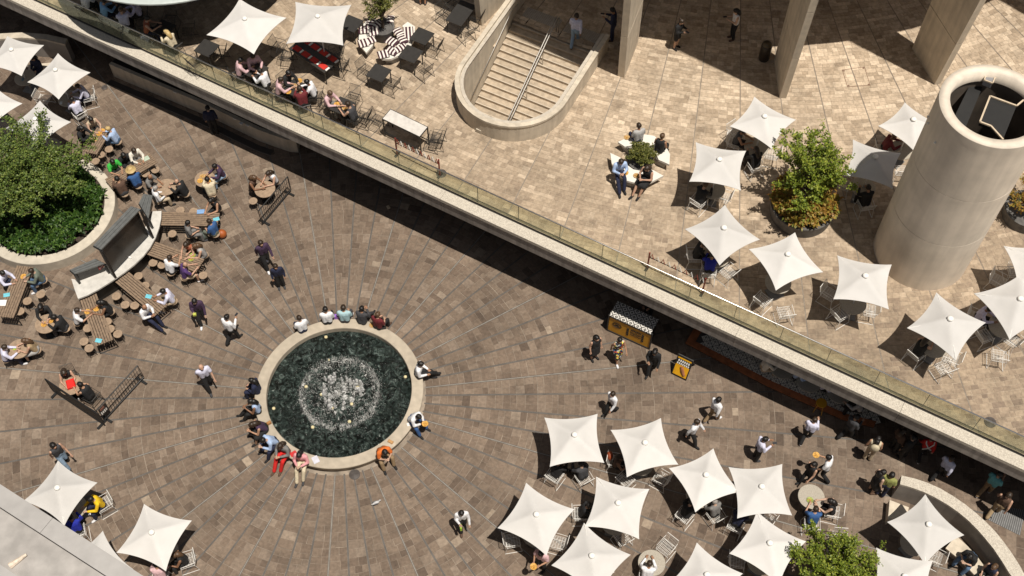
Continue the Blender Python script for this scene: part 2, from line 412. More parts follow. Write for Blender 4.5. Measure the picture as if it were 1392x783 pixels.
su2, sv2 = Vector((SU.x, SU.y)), Vector((SV.x, SV.y))
def in_up(poly):
    c = sum(poly, Vector((0, 0)))/len(poly); a, p = c.dot(su2)/1.0085, c.dot(sv2)/1.0085
    if a < 31.7 and abs(p-SP) < 2.08 and (a > SA or math.hypot(a-SA, p-SP) < 2.08): return None
    x, y = topx(c.x, c.y, UP)
    if x < -45 or x > 1437 or y < -60 or y > 800: return None
    if (c-Vector((CYL.x, CYL.y))).length < 1.3: return None
    poly = clip(poly, ln2, ld0)
    return poly if len(poly) >= 3 else None
tc2 = Vector((TC.x, TC.y)); tl = [R(-108.35+4.15*k) for k in range(-16, 20)]
P = radial(tc2, tl, ((14., 21.45), (21.46, 29.), (29.01, 47.)), (.16, .23), (.22, .4), in_up, UP, .012, .022)
for a in tl:
    d = Vector((math.cos(a), math.sin(a), 0)); s = Vector((-d.y, d.x, 0)); r0, r1 = 14., 46.
    dn = d.dot(LN)
    if dn < -1e-3: r1 = min(r1, (ln2.dot(tc2)-ld0)/-dn)
    segs = []; cur = None
    for rr in np.arange(r0, r1+.001, .05):
        q = TC+d*rr; qa, qp = q.dot(SU)/1.0085, q.dot(SV)/1.0085
        bad = qa < 31.9 and abs(qp-SP) < 2.15 and (qa > SA or math.hypot(qa-SA, qp-SP) < 2.15)
        if not bad:
            if cur is None: cur = [rr, rr]
            cur[1] = rr
        elif cur: segs.append(cur); cur = None
    if cur: segs.append(cur)
    for (x0, x1) in segs:
        if x1-x0 < .3: continue
        vs = [TC+d*x0-s*.014, TC+d*x1-s*.014, TC+d*x1+s*.014, TC+d*x0+s*.014]
        MB().prism([(v.x, v.y) for v in vs], UP-.004, UP-.016).build('joint_strip', STRIP_UP, terrace)
lay(terrace, P, UP, PAV_UP, 300, shift=lambda p: float(np.interp((p-tc2).length+rng.uniform(-1.5, 1.5), (22, 26, 30, 36), (.3, .2, -.02, -.2))))  # radial tint paints the brighter light near the tower into the pavers
cover(600, 236, UP, .2, 'round drain cover on the terrace behind the glass near the white high table', terrace)
cover(1346, 574, UP, .2, 'round drain cover behind the glass towards the lower end of the ledge', terrace)
# service hatch flush in the terrace
hp = [at(*q, UP) for q in ((1145, 95), (1175, 91), (1183, 116), (1152, 118))]
ht = thing('service_hatch', 'square service hatch outlined in the terrace paving between two tower columns', 'hatch', (0, 0, 0))
for i in range(4):
    a, b = hp[i], hp[(i+1) % 4]; d = (b-a).normalized(); n = Vector((-d.y, d.x, 0))*.011
    MB().prism([(v.x, v.y) for v in (a-n, b-n, b+n, a+n)], UP+.004, UP-.008).build('edge_trim', mat('hatch_trim', (.2, .12, .08), .6), ht)
    MB().lathe([(0, .008), (.035, .008), (.035, -.005)], 10, (*(a+(hp[(i+2) % 4]-a)*.06)[:2], UP)).build('lifting_pin', mat('hatch_trim', (.2, .12, .08), .6), ht)

# ------------------------------------------------------------------ ledge: beam, coping, glass balustrade
beam = thing('terrace_ledge', 'long diagonal concrete ledge with pale pebbled coping carrying the glass balustrade', 'ledge')
k = 0
for s0 in np.arange(-9, 57, 6.0):
    s1 = s0+5.99
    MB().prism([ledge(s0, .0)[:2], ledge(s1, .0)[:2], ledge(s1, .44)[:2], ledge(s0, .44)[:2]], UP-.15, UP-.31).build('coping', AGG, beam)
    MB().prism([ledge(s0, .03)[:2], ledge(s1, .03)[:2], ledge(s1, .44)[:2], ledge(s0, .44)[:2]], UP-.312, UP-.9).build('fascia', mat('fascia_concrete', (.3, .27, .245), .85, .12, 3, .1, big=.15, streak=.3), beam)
bal = thing('glass_balustrade', 'green tinted glass balustrade with steel handrail along the terrace edge', 'balustrade')
pw = 1.72; s0 = -8.6; i = 0
frost = {15, 27}
while s0 < 55:
    MB().prism([ledge(s0+.01, .455)[:2], ledge(s0+pw-.01, .455)[:2], ledge(s0+pw-.01, .467)[:2], ledge(s0+.01, .467)[:2]], UP+.93, UP-.15).build('glass_panel', GLASS, bal)
    mb = MB(); 
    MB().box(ledge(s0, .475, UP+.35), (.02, .02, 1.15), math.atan2(LD.y, LD.x)).build('post', mat('post_steel', (.2, .2, .18), .5, metal=.6), bal)
    s0 += pw; i += 1
MB().tube([ledge(-9, .46, UP+.96), ledge(57, .46, UP+.96)], .026, 10).build('handrail', STEEL, bal, True)
MB().prism([ledge(-9, .44)[:2], ledge(57, .44)[:2], ledge(57, .482)[:2], ledge(-9, .482)[:2]], UP-.1, UP-.29).build('glazing_channel', BLACK, bal)
# unseen dark wall added below the terrace to block light and keep it dark
struct(MB().prism([ledge(-25, 2.7)[:2], ledge(75, 2.7)[:2], ledge(75, 2.9)[:2], ledge(-25, 2.9)[:2]], UP-.7, -.01).build('undercroft_light_block', DARKROOM))

# ------------------------------------------------------------------ round tower: columns and overhanging storey
tower = thing('round_tower', 'concrete round tower storey overhanging its ring of fin columns', 'tower', (TC.x, TC.y, 0))
MB().lathe([(0, 10.3), (20.65, 10.3), (20.65, 11.4), (20.45, 11.4), (20.45, 13.1), (20.65, 13.1), (20.65, 14.4), (20.45, 14.4), (20.45, 16.1), (20.65, 16.1), (20.65, 24.), (0, 24.)], 80).build('overhanging_storey', CONC, tower)
MB().lathe([(9, UP), (9, 10.3)], 48).build('core_wall', DARKROOM, tower)
for k in range(60):
    t = 2*math.pi*k/60; MB().box((20.5*math.cos(t), 20.5*math.sin(t), 12.25), (.12, .1, 1.68), t).build('mullion', CONC_D, tower)
COLA = [-125., -108.35, -91.55, -75.15, -58.5, -42.]
CN = ['beside the head of the stairs', 'at the corner of the stairs beside a standing phone user', 'beside the waste bin', 'standing behind the tall round shaft', 'beyond the round shaft', 'far along the tower']
for a, nm in zip(COLA, CN):
    col = thing('tower_column', 'tall flared concrete fin column '+nm, 'column', (TC.x, TC.y, UP), R(a), 'fin columns of the round tower')
    z = 0.
    for q, hgt in enumerate((2.5,)+(2.6,)*7):
        mb = MB(); w = .15; z1 = z+hgt-.03
        ro = lambda zz: 21.96+.085*zz
        vs = []
        for zz in (z, z1):
            vs += [(19.95+.01*zz, -w-.02, zz), (ro(zz)-.3, -w, zz), (ro(zz), -w*.9, zz), (ro(zz), w*.9, zz), (ro(zz)-.3, w, zz), (19.95+.01*zz, w+.02, zz)]
        mb.add(vs, [(5, 4, 3, 2, 1, 0), (6, 7, 8, 9, 10, 11)]+[(i, (i+1) % 6, 6+(i+1) % 6, 6+i) for i in range(6)])
        mb.build('column_block', CONC_L, col)
        if q < 7: MB().box((20.9+.045*z, 0, z+hgt-.015), (1.8+.07*z, w*1.6, .029)).build('joint', BLACK, col)
        z += hgt

# ------------------------------------------------------------------ stairs
st = thing('staircase', 'wide concrete staircase sinking into the terrace inside a rounded parapet', 'staircase')
NST, TR_, RI = 21, .27, .13
for i in range(NST):
    a1 = 31.9-TR_*i; a0 = a1-TR_+.001; z = UP-RI*(i+1)
    if i == 0: pass
    h = 1.93 if a0 > SA else max(.2, math.sqrt(max(.05, 1.93**2-(SA-a0)**2)))
    MB().prism([stair(a0-.02, SP-h)[:2], stair(a1, SP-h)[:2], stair(a1, SP+h)[:2], stair(a0-.02, SP+h)[:2]], z, z-.5+.004*(i % 2)).build('step', mat('step_stone', (.40, .325, .24), .8, .2, 5, .1, big=.15), st)
    MB().prism([stair(a0-.023, SP-h+.02)[:2], stair(a0+.02, SP-h+.02)[:2], stair(a0+.02, SP+h-.02)[:2], stair(a0-.023, SP+h-.02)[:2]], z+.003, z-.02).build('nosing', mat('step_nosing', (.5, .43, .34), .7), st)
def uwall(name, ro, ri, far0, z1, z0, m, par=st, far1=None):
    o = stair_u(ro, far0); q = stair_u(ri, far0)
    if far1 is not None: o[-1] = stair(far1, SP+ro); q[-1] = stair(far1, SP+ri)
    mb = MB(); n = len(o); b = len(mb.v)
    for a, c in zip(o, q): mb.v += [(a.x, a.y, z0), (a.x, a.y, z1), (c.x, c.y, z1), (c.x, c.y, z0)]
    for i in range(n-1):
        for j in range(4): mb.f.append((b+i*4+j, b+i*4+(j+1) % 4, b+(i+1)*4+(j+1) % 4, b+(i+1)*4+j))
    mb.f += [(b, b+1, b+2, b+3), (b+(n-1)*4+3, b+(n-1)*4+2, b+(n-1)*4+1, b+(n-1)*4)]
    return mb.build(name, m, par)
uwall('parapet_wall', 2.24, 1.96, 34.2, UP+.82, 0, CONC_L, far1=31.9)
uwall('parapet_cap', 2.27, 2.09, 34.3, UP+.92, UP+.822, CONC_L, far1=31.93)
uwall('inner_rail_ledge', 2.06, 1.93, 34.3, UP+.86, UP+.822, mat('rail_ledge', (.48, .43, .36), .7), far1=31.93)
MB().box(stair(25.95, SP-.35, UP+.1), (.3, .22, .2), math.atan2(SU.y, SU.x)).build('corner_block', CONC_L, st)
for off in (-.05, .05):
    pts = [stair(31.9, SP+off, UP+.0), stair(31.9, SP+off, UP+.86), stair(31.5, SP+off, UP+.86)]+[stair(a, SP+off, UP+.86-(31.5-a)/TR_*RI) for a in (30, 28, 26.6)]
    MB().tube(pts, .025, 8).build('centre_handrail', STEEL2, st, True)
for a in (30.6, 29.2, 27.8):
    z = UP-(31.9-a)/TR_*RI; MB().tube([stair(a, SP, z-.1), stair(a, SP, z+.93)], .02, 8).build('rail_post', STEEL, st, True)
MB().tube([stair(31.9, SP-1.8, UP+.75)]+[stair(a, SP-1.85, UP+.78-(31.5-a)/TR_*RI) for a in (31.5, 30, 28)], .02, 8).build('side_handrail', STEEL2, st, True)
for p0 in (SP-1.7, SP+.15):
    pad = thing('tactile_pad', 'studded tactile paving pad at the head of the stairs '+('in full sun' if p0 < SP else 'in the tower shade'), 'tactile paving', stair(32.35, p0+.8, UP), math.atan2(SV.y, SV.x), 'tactile pads at the stair head')
    MB().box((0, 0, .0), (1.6, .55, .008)).build('base', mat('tactile_grey', (.3, .27, .23), .7), pad)
    mb = MB()
    for x in range(20):
        for y in range(7): mb.lathe([(.022, .004), (.014, .011), (0, .011)], 6, (-.76+x*.08, -.24+y*.08, 0))
    stuff(mb.build('studs', mat('tactile_stud', (.42, .38, .33), .6), pad))

# ------------------------------------------------------------------ tall round vent shaft
sh = thing('ventilation_shaft', 'tall open topped round concrete shaft on the terrace', 'shaft', (CYL.x, CYL.y, UP))
prof = [(CYLR, -.01)]
for z in (2.75, 5.25): prof += [(CYLR, z), (CYLR-.02, z+.004), (CYLR-.02, z+.02), (CYLR, z+.024)]
prof += [(CYLR, 7.55), (CYLR+.0, 7.6)]
MB().lathe(prof, 72).build('shaft_wall', mat('shaft_concrete', (.68, .6, .5), .75, .08, 1.6, .1, big=.12, streak=.07), sh, False)
for p in sh.children[0].data.polygons: p.use_smooth = True
sh.children[0].data.set_sharp_from_angle(angle=R(30))
RI_ = 1.34
MB().lathe([(CYLR, 7.6), (CYLR+.001, 7.62), (CYLR+.001, 7.98), (CYLR, 8.0), (RI_, 8.0), (RI_-.0, 7.6)], 72).build('rim', MATS['shaft_concrete'], sh, True); sh.children[1].data.set_sharp_from_angle(angle=R(40))
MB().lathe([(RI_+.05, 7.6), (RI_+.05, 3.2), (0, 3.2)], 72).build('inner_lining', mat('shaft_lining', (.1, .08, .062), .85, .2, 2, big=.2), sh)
TRIM = mat('pale_trim', (.55, .45, .33), .5)
def bar(a, b, z, w, m, name, h=.08):
    a, b = Vector(a), Vector(b); c = (a+b)/2; d = b-a
    return MB().box((c.x, c.y, z), (d.length, w, h), math.atan2(d.y, d.x)).build(name, m, sh)
ZS = lambda x, y, z: at(1172+x/4.35, 60+y/4.35, z)-CYL
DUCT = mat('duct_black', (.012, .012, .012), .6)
gq = [ZS(x, y, UP+7.8) for x, y in ((737, 172), (790, 186), (770, 234), (720, 215))]
MB().prism([p[:2] for p in gq], 7.8, 7.6).build('grille', mat('louvre_grey', (.2, .2, .21), .5), sh)
for i in range(4): bar(gq[i-1][:2]+(0,), gq[i][:2]+(0,), 7.82, .035, TRIM, 'grille_frame', .05)
lq = [ZS(x, y, UP+7.55) for x, y in ((755, 310), (695, 462), (760, 487), (832, 567), (912, 368), (975, 315))]
MB().prism([p[:2] for p in (lq[0], lq[1], lq[2], lq[3], lq[4])], 7.53, 7.4).build('duct_lid', DUCT, sh)
for i, j in ((0, 1), (1, 2), (2, 3), (0, 4), (4, 5)): bar(lq[i][:2]+(0,), lq[j][:2]+(0,), 7.57, .05, TRIM, 'duct_edge', .05)
wq = [ZS(x, y, UP+7.3) for x, y in ((650, 215), (720, 235), (600, 520), (540, 440))]
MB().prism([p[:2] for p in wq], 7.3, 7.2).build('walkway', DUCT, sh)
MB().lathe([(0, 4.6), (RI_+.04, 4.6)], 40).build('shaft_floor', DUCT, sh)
for (px, py) in ((1263, 165), (1290, 186), (1264, 156)):
    P0 = at(px, py, UP+7.0); d = Vector((P0.x-CYL.x, P0.y-CYL.y, 0)).normalized()
    ang = math.atan2(d.y, d.x); MB().box((d.x*(CYLR+.03), d.y*(CYLR+.03), 6.9), (.06, .06, .05), ang).build('bolt', WHITE, sh)

# ------------------------------------------------------------------ fountain
FR, FI = 3.09, 2.66
ft = thing('fountain', 'round fountain pool with a broad pale stone rim and frothing jets', 'fountain', (FC.x, FC.y, 0))
MB().lathe([(FR-.1, 0), (FR-.1, .1), (FR-.06, .32), (FR-.01, .34), (FR, .36), (FR, .43), (FR-.02, .45), (FI+.02, .45), (FI, .43), (FI, -.02)], 128).build('rim', mat('fountain_stone', (.40, .345, .27), .75, .12, 4, .08, big=.1), ft, True)
ft.children[0].data.set_sharp_from_angle(angle=R(35))
def water_mat():
    m = bpy.data.materials.new('fountain_water'); m.use_nodes = True; t = m.node_tree; p = t.nodes['Principled BSDF']
    p.inputs['Roughness'].default_value = .09; p.inputs['IOR'].default_value = 1.33
    co = t.nodes.new('ShaderNodeTexCoord'); n = t.nodes.new('ShaderNodeTexNoise'); n.inputs['Scale'].default_value = 4.2; n.inputs['Detail'].default_value = 9; n.inputs['Roughness'].default_value = .72; n.inputs['Distortion'].default_value = 1.5
    t.links.new(co.outputs['Object'], n.inputs['Vector'])
    cr = t.nodes.new('ShaderNodeValToRGB'); e = cr.color_ramp.elements; e.new(.5); e.new(.6)
    for k, (pos, c) in enumerate(((.42, (.004, .005, .004)), (.52, (.016, .024, .021)), (.6, (.055, .075, .067)), (.7, (.22, .26, .24)))): e[k].position = pos; e[k].color = (*c, 1)  # ramp paints reflecting wavelets and pale glints into the water colour
    t.links.new(n.outputs['Fac'], cr.inputs[0]); t.links.new(cr.outputs[0], p.inputs['Base Color'])
    n3 = t.nodes.new('ShaderNodeTexNoise'); n3.inputs['Scale'].default_value = 11; n3.inputs['Detail'].default_value = 4; n3.inputs['Distortion'].default_value = 1.2
    t.links.new(co.outputs['Object'], n3.inputs['Vector'])
    bp = t.nodes.new('ShaderNodeBump'); bp.inputs['Strength'].default_value = 1; bp.inputs['Distance'].default_value = .09
    t.links.new(n3.outputs['Fac'], bp.inputs['Height']); t.links.new(bp.outputs[0], p.inputs['Normal'])
    return m
nr = np.random.RandomState(3)
waves = [(nr.uniform(3, 17), nr.uniform(0, 6.28), nr.uniform(0, 6.28)) for _ in range(34)]
def wz(x, y, r):
    z = 0
    for f, a, p in waves: z += math.sin(f*(x*math.cos(a)+y*math.sin(a))+p+1.3*math.sin(1.7*x+p))*.042/f**.6
    return (z+.022*math.sin(9*r)*math.exp(-abs(r-1.4)))*min(1, max(.15, (2.66-r)*2))
mb = MB(); nrr, na = 64, 200
for i in range(nrr+1):
    r = (FI-.0)*i/nrr
    for j in range(na): t = 2*math.pi*j/na; x, y = r*math.cos(t), r*math.sin(t); mb.v.append((x, y, .2+wz(x, y, r)))
for i in range(nrr):
    for j in range(na): mb.f.append((i*na+j, (i+1)*na+j, (i+1)*na+(j+1) % na, i*na+(j+1) % na))
mb.build('water', water_mat(), ft, True)
mb = MB(); nf_, mf = 30, 90
for i in range(nf_+1):
    for j in range(mf): r = 1.75*i/nf_; t = 2*math.pi*j/mf; x, y = r*math.cos(t), r*math.sin(t); mb.v.append((x, y, .212+wz(x, y, r)))
for i in range(nf_):
    for j in range(mf): mb.f.append((i*mf+j, (i+1)*mf+j, (i+1)*mf+(j+1) % mf, i*mf+(j+1) % mf))
def sheet_mat():
    m = bpy.data.materials.new('surface_foam'); m.use_nodes = True; t = m.node_tree; p = t.nodes['Principled BSDF']; p.inputs['Base Color'].default_value = (.68, .68, .66, 1); p.inputs['Roughness'].default_value = .6
    co = t.nodes.new('ShaderNodeTexCoord'); n = t.nodes.new('ShaderNodeTexNoise'); n.inputs['Scale'].default_value = 9; n.inputs['Detail'].default_value = 8; n.inputs['Roughness'].default_value = .75; n.inputs['Distortion'].default_value = 1.; t.links.new(co.outputs['Object'], n.inputs['Vector'])
    ln = t.nodes.new('ShaderNodeVectorMath'); ln.operation = 'LENGTH'; t.links.new(co.outputs['Object'], ln.inputs[0])
    cr = t.nodes.new('ShaderNodeValToRGB'); e = cr.color_ramp.elements; [e.new(.5) for _ in range(4)]
    for k, (pos, v) in enumerate(((.0, .48), (.34, .42), (.54, .38), (.68, .39), (.8, .45), (.97, .24))): e[k].position = pos; e[k].color = (v, v, v, 1)
    dv_ = t.nodes.new('ShaderNodeMath'); dv_.operation = 'DIVIDE'; dv_.inputs[1].default_value = 1.8; t.links.new(ln.outputs['Value'], dv_.inputs[0]); t.links.new(dv_.outputs[0], cr.inputs[0])
    ad = t.nodes.new('ShaderNodeMath'); ad.operation = 'ADD'; t.links.new(n.outputs['Fac'], ad.inputs[0]); t.links.new(cr.outputs[0], ad.inputs[1])
    mr = t.nodes.new('ShaderNodeMapRange'); mr.inputs[1].default_value = .93; mr.inputs[2].default_value = 1.12; t.links.new(ad.outputs[0], mr.inputs[0]); t.links.new(mr.outputs[0], p.inputs['Alpha']); return m
mb.build('surface_foam', sheet_mat(), ft, True)
def foam_mat(name, col, al):
    m = bpy.data.materials.new(name); m.use_nodes = True; t = m.node_tree; p = t.nodes['Principled BSDF']
    p.inputs['Base Color'].default_value = (*col, 1); p.inputs['Roughness'].default_value = .4
    co = t.nodes.new('ShaderNodeTexCoord'); n = t.nodes.new('ShaderNodeTexNoise'); n.inputs['Scale'].default_value = 30; n.inputs['Detail'].default_value = 3
    t.links.new(co.outputs['Object'], n.inputs['Vector'])
    mr = t.nodes.new('ShaderNodeMapRange'); mr.inputs[1].default_value = .35; mr.inputs[2].default_value = .65; mr.inputs[3].default_value = al[0]; mr.inputs[4].default_value = al[1]
    t.links.new(n.outputs['Fac'], mr.inputs[0]); t.links.new(mr.outputs[0], p.inputs['Alpha']); return m
FOAM = foam_mat('white_water', (.76, .76, .75), (.35, 1)); FOAM2 = foam_mat('spray', (.66, .66, .64), (.05, .6))
def jet(x, y, h, r, m, name):
    mb = MB(); n = 9
    for c in range(int(8+h*40)):
        f = rng.random(); zz = .18+h*f; rr = r*(1.25-.7*f)*rng.uniform(.45, 1.)
        a = rng.uniform(0, 6.28); d = r*(1-f*.6)*rng.random()*.8
        mb.sphere((x+d*math.cos(a), y+d*math.sin(a), zz), rr*.8, 7, 5, (rng.uniform(.7, 1.1), rng.uniform(.7, 1.1), rng.uniform(.9, 1.7)))
    mb.sphere((x, y, .18+h), r*.6, 8, 5, (1, 1, 1.3))
    return mb.build(name, m, ft, True)
def column_jet(x, y, h, r):
    """one frothing column: a lumpy tapered stack of water"""
    mb = MB(); n = 12; ph = [rng.uniform(0, 6.28) for _ in range(5)]
    prof = []
    for i in range(n+1):
        f = i/n; rr = r*(1.15-.55*f)*(1+.22*math.sin(f*17+ph[0]))
        if i == n: rr = r*.18
        prof.append((rr, .16+h*f))
    o = len(mb.v); mb.lathe(prof+[(0, .17+h)], 9)
    for i in range(o, len(mb.v)):
        X_, Y_, Z_ = mb.v[i]; k_ = 1+rng.uniform(-.35, .45); mb.v[i] = (x+X_*k_, y+Y_*k_, Z_+rng.uniform(-.012, .012))
    for c in range(7): a_ = rng.uniform(0, 6.28); mb.sphere((x+r*1.2*math.cos(a_), y+r*1.2*math.sin(a_), .2+rng.random()*h*.5), r*rng.uniform(.25, .5), 6, 4)
    return mb.build('centre_jet', FOAM, ft, True)
spots = []
while len(spots) < 30:
    a = rng.uniform(0, 6.28); d = (.72+.16*math.sin(3*a+1))*math.sqrt(rng.random()); p = (d*math.cos(a), d*math.sin(a))
    if all(math.hypot(p[0]-q[0], p[1]-q[1]) > .135 for q in spots): spots.append(p)
for x, y in spots: column_jet(x, y, rng.uniform(.2, .75)*(1.15-.5*math.hypot(x, y)), rng.uniform(.04, .075))
for k in range(72):
    a = 2*math.pi*k/72+rng.uniform(-.03, .03); rr = 1.48+rng.uniform(-.03, .03); mb = MB(); hh = rng.uniform(.26, .46)
    mb.tube([(rr*math.cos(a), rr*math.sin(a), .16), ((rr-.02)*math.cos(a), (rr-.02)*math.sin(a), .16+hh*.6), ((rr-.05)*math.cos(a), (rr-.05)*math.sin(a), .16+hh)], [.02, .016, .005], 6)
    for q in range(5): a_ = a+rng.uniform(-.05, .05); r_ = rr-rng.uniform(.0, .22); h_ = rng.uniform(.05, .3); mb.tube([(r_*math.cos(a_), r_*math.sin(a_), .17), (r_*math.cos(a_), r_*math.sin(a_), .17+h_)], [.013, .004], 4)
    mb.build('ring_jet', FOAM2, ft, True)
mb = MB()
def drop(x, y, z, s):
    o = len(mb.v); mb.v += [(x+s, y, z), (x-s, y+s*.6, z), (x-s*.3, y-s, z), (x, y, z+s*1.6)]
    mb.f += [(o, o+1, o+3), (o+1, o+2, o+3), (o+2, o, o+3), (o, o+2, o+1)]
for k in range(2400):
    a = rng.uniform(0, 6.28); r = abs(rng.gauss(.0, .55)) if rng.random() < .5 else rng.gauss(1.38, .2)
    if r > 2.5: continue
    drop(r*math.cos(a), r*math.sin(a), .2+abs(rng.gauss(0, .05)), rng.uniform(.005, .013))
for k in range(500):
    a = rng.uniform(0, 6.28); r = 2.55*math.sqrt(rng.random()); drop(r*math.cos(a), r*math.sin(a), .2+wz(r*math.cos(a), r*math.sin(a), r), rng.uniform(.004, .009))
stuff(mb.build('droplets', mat('droplet', (.7, .7, .68), .2, .05), ft))
LAMPM = mat('underwater_lamp', (.6, .52, .3), .4, .1)
for px, py in ((446, 489.5), (493.5, 497), (416, 525.5), (437, 536), (486, 526.5), (451.5, 554), (475, 573), (478, 549), (425, 580.5), (443, 458), (551, 512), (372, 555)):
    q = at(px, py, .24)-FC; o = MB().lathe([(0, .03), (.05, .026), (.062, .01), (.062, -.02)], 14, (q.x, q.y, .235)).build('pool_lamp', LAMPM, ft, True)

# ------------------------------------------------------------------ plants
def leaves(mb, p, d, n, size, spread, rg):
    """leaf quads along a twig from p in direction d"""
    for i in range(n):
        u = rg.random(); q = p+d*u+Vector((rg.gauss(0, spread), rg.gauss(0, spread), rg.gauss(0, spread*.7)))
        ax = (d.normalized()*.5+Vector((rg.gauss(0, 1), rg.gauss(0, 1), rg.gauss(0, .6)))).normalized()
        nn = Vector((rg.gauss(0, .6), rg.gauss(0, .6), 1)).normalized(); sd_ = ax.cross(nn)
        if sd_.length < .1: continue
        sd_.normalize(); L = size*rg.uniform(.7, 1.3); W = L*.36
        o = len(mb.v); mb.v += [tuple(q), tuple(q+ax*L*.5+sd_*W), tuple(q+ax*L), tuple(q+ax*L*.5-sd_*W)]; mb.f.append((o, o+1, o+2, o+3))
def tree(name, label, base, H, rad, m, nlimb, ntwig, nleaf, size, trunk_h, rise=.5, droop=.0, seed=1, cen=(0, 0), cat=None):
    """trunk, limbs that fork into twigs, leaves along every twig"""
    rg = random.Random(seed); t = thing(name, label, cat or ('tree' if trunk_h > .4 else 'shrub'), base)
    crown = MB(); limbs = MB(); top = Vector((cen[0]*.4, cen[1]*.4, trunk_h))
    limbs.tube([(0, 0, -.05), (.02, .01, trunk_h*.5), tuple(top)], [rad*.06+.02, rad*.05+.015, rad*.04+.012], 8)
    for k in range(nlimb):
        a = 2.39996*k+rg.uniform(-.3, .3); f = math.sqrt((k+.6)/nlimb); el = math.acos(min(1, f*.97))*.9+.12
        L = rg.uniform(.78, 1.12); tip = Vector((cen[0]+rad*f*L*math.cos(a), cen[1]+rad*f*L*math.sin(a), trunk_h+(H-trunk_h)*(math.sin(el)*rise+(1-rise)*rg.uniform(.1, .9))*L))
        mid = top.lerp(tip, .5)+Vector((0, 0, (H-trunk_h)*.12)); 
        limbs.tube([tuple(top), tuple(mid), tuple(tip)], [rad*.022+.008, rad*.014+.005, .005], 5)
        for q in range(ntwig):
            u = rg.uniform(.3, 1.) if q else 1.; p = top.lerp(mid, u*2) if u < .5 else mid.lerp(tip, u*2-1)
            ax = (tip-mid).normalized(); d = ax*rg.uniform(.4, 1.)+Vector((rg.gauss(0, .6), rg.gauss(0, .6), rg.gauss(.12-droop, .35)))
            d = d.normalized()*rad*rg.uniform(.16, .36)*(1.15-.4*u)
            limbs.tube([tuple(p), tuple(p+d)], [.008, .003], 3, cap=False)
            leaves(crown, p+d*.1, d, nleaf, size, size*.55, rg)
    limbs.build('trunk', BARK, t); crown.build('crown', m, t)
    return t
def cover_plants(parent, name, m, pts, size, n, seed, h=(.3, .6), z=0.):
    rg = random.Random(seed); mb = MB()
    for (x, y) in pts:
        hh = rg.uniform(*h)
        for k in range(n):
            a = rg.uniform(0, 6.28); L = size*rg.uniform(.6, 1.3); el = rg.uniform(.2, 1.1)
            d = Vector((math.cos(a)*math.cos(el), math.sin(a)*math.cos(el), math.sin(el))); s = Vector((-d.y, d.x, 0)).normalized()*L*.16
            b = Vector((x, y, z+hh*.2)); m1 = b+d*L*.6+Vector((0, 0, hh*.5)); e = b+d*L+Vector((0, 0, hh*.3))
            o = len(mb.v); mb.v += [tuple(b), tuple(m1+s), tuple(e), tuple(m1-s)]; mb.f.append((o, o+1, o+2, o+3))
    return stuff(mb.build(name, m, parent))
# big planter with tree
PR = 2.68
pl = thing('round_planter', 'large round stone planter bed around the bushy tree', 'planter', (PLC.x, PLC.y, 0))
MB().lathe([(PR, 0), (PR, .5), (PR-.02, .52), (PR-.4, .52), (PR-.42, .5), (PR-.42, 0)], 72).build('rim', mat('planter_stone', (.5, .45, .37), .75, .12, 4, .1, big=.1), pl)
MB().lathe([(PR-.41, .4), (0, .46)], 40).build('soil', DIRT, pl)
rg = random.Random(5); pts = []
while len(pts) < 520:
    a, r = rg.uniform(0, 6.28), (PR-.45)*math.sqrt(rg.random()); pts.append((r*math.cos(a), r*math.sin(a)))
cover_plants(pl, 'fern_bed', LEAF_F, pts, .26, 16, 3, (.3, .65), .4)
tree('planter_tree', 'bushy dark green tree filling the large round planter', (*(at(52, 262, 1.2)[:2]), .42), 3.1, 2.45, LEAF_A, 52, 20, 30, .085, .9, .55, -.15, 11, (-.1, .1))
# terrace tree in a dark round pot
tp = at(1090, 283, UP+.3)
pot = thing('terrace_planter', 'dark round stone pot under the bright green tree on the terrace', 'planter', (tp.x, tp.y, UP))
MB().lathe([(1.12, 0), (1.2, .55), (1.2, .6), (1.08, .6), (1.06, .5), (0, .52)], 48).build('pot', mat('dark_pot', (.1, .095, .09), .7, .3, 5, .2), pot)
rg = random.Random(8); pts = [(r*math.cos(a), r*math.sin(a)) for a, r in ((rg.uniform(0, 6.28), 1.15*math.sqrt(rg.random())) for _ in range(230))]
cover_plants(pot, 'autumn_shrubs', LEAF_C, pts, .26, 14, 4, (.3, .75), .5)
tree('terrace_tree', 'bright green open branched tree in the dark round pot on the terrace', (tp.x, tp.y, UP+.5), 3.0, 1.6, LEAF_B, 30, 11, 30, .085, .6, .8, -.35, 23, (.05, .3))
# lower tree at the bottom edge
bp = at(1128, 800, .5)
pt2 = thing('low_planter', 'round stone planter under the light green tree among the lower parasols', 'planter', (bp.x, bp.y, 0))
MB().lathe([(.85, 0), (.85, .45), (.68, .45), (.68, .4), (0, .42)], 40).build('rim', CONC_L, pt2)
tree('plaza_tree', 'light green feathery tree in the round planter among the lower parasols', (bp.x, bp.y, .4), 2.6, 1.7, LEAF_B, 36, 14, 30, .075, .6, .7, -.1, 31)
# tree beyond the shaft
q = at(1385, 268, UP+1.2)
pt3 = thing('terrace_planter', 'dark round pot hidden behind the tall shaft', 'planter', (q.x+.6, q.y, UP))
MB().lathe([(.8, 0), (.85, .5), (.72, .5), (.7, .42), (0, .44)], 32).build('pot', mat('dark_pot', (.1, .095, .09)), pt3)
tree('autumn_shrub', 'yellowing shrub showing from behind the tall round shaft', (q.x+.6, q.y, UP+.4), 1.5, 1.0, LEAF_C, 14, 9, 20, .075, .3, .6, 0, 41)
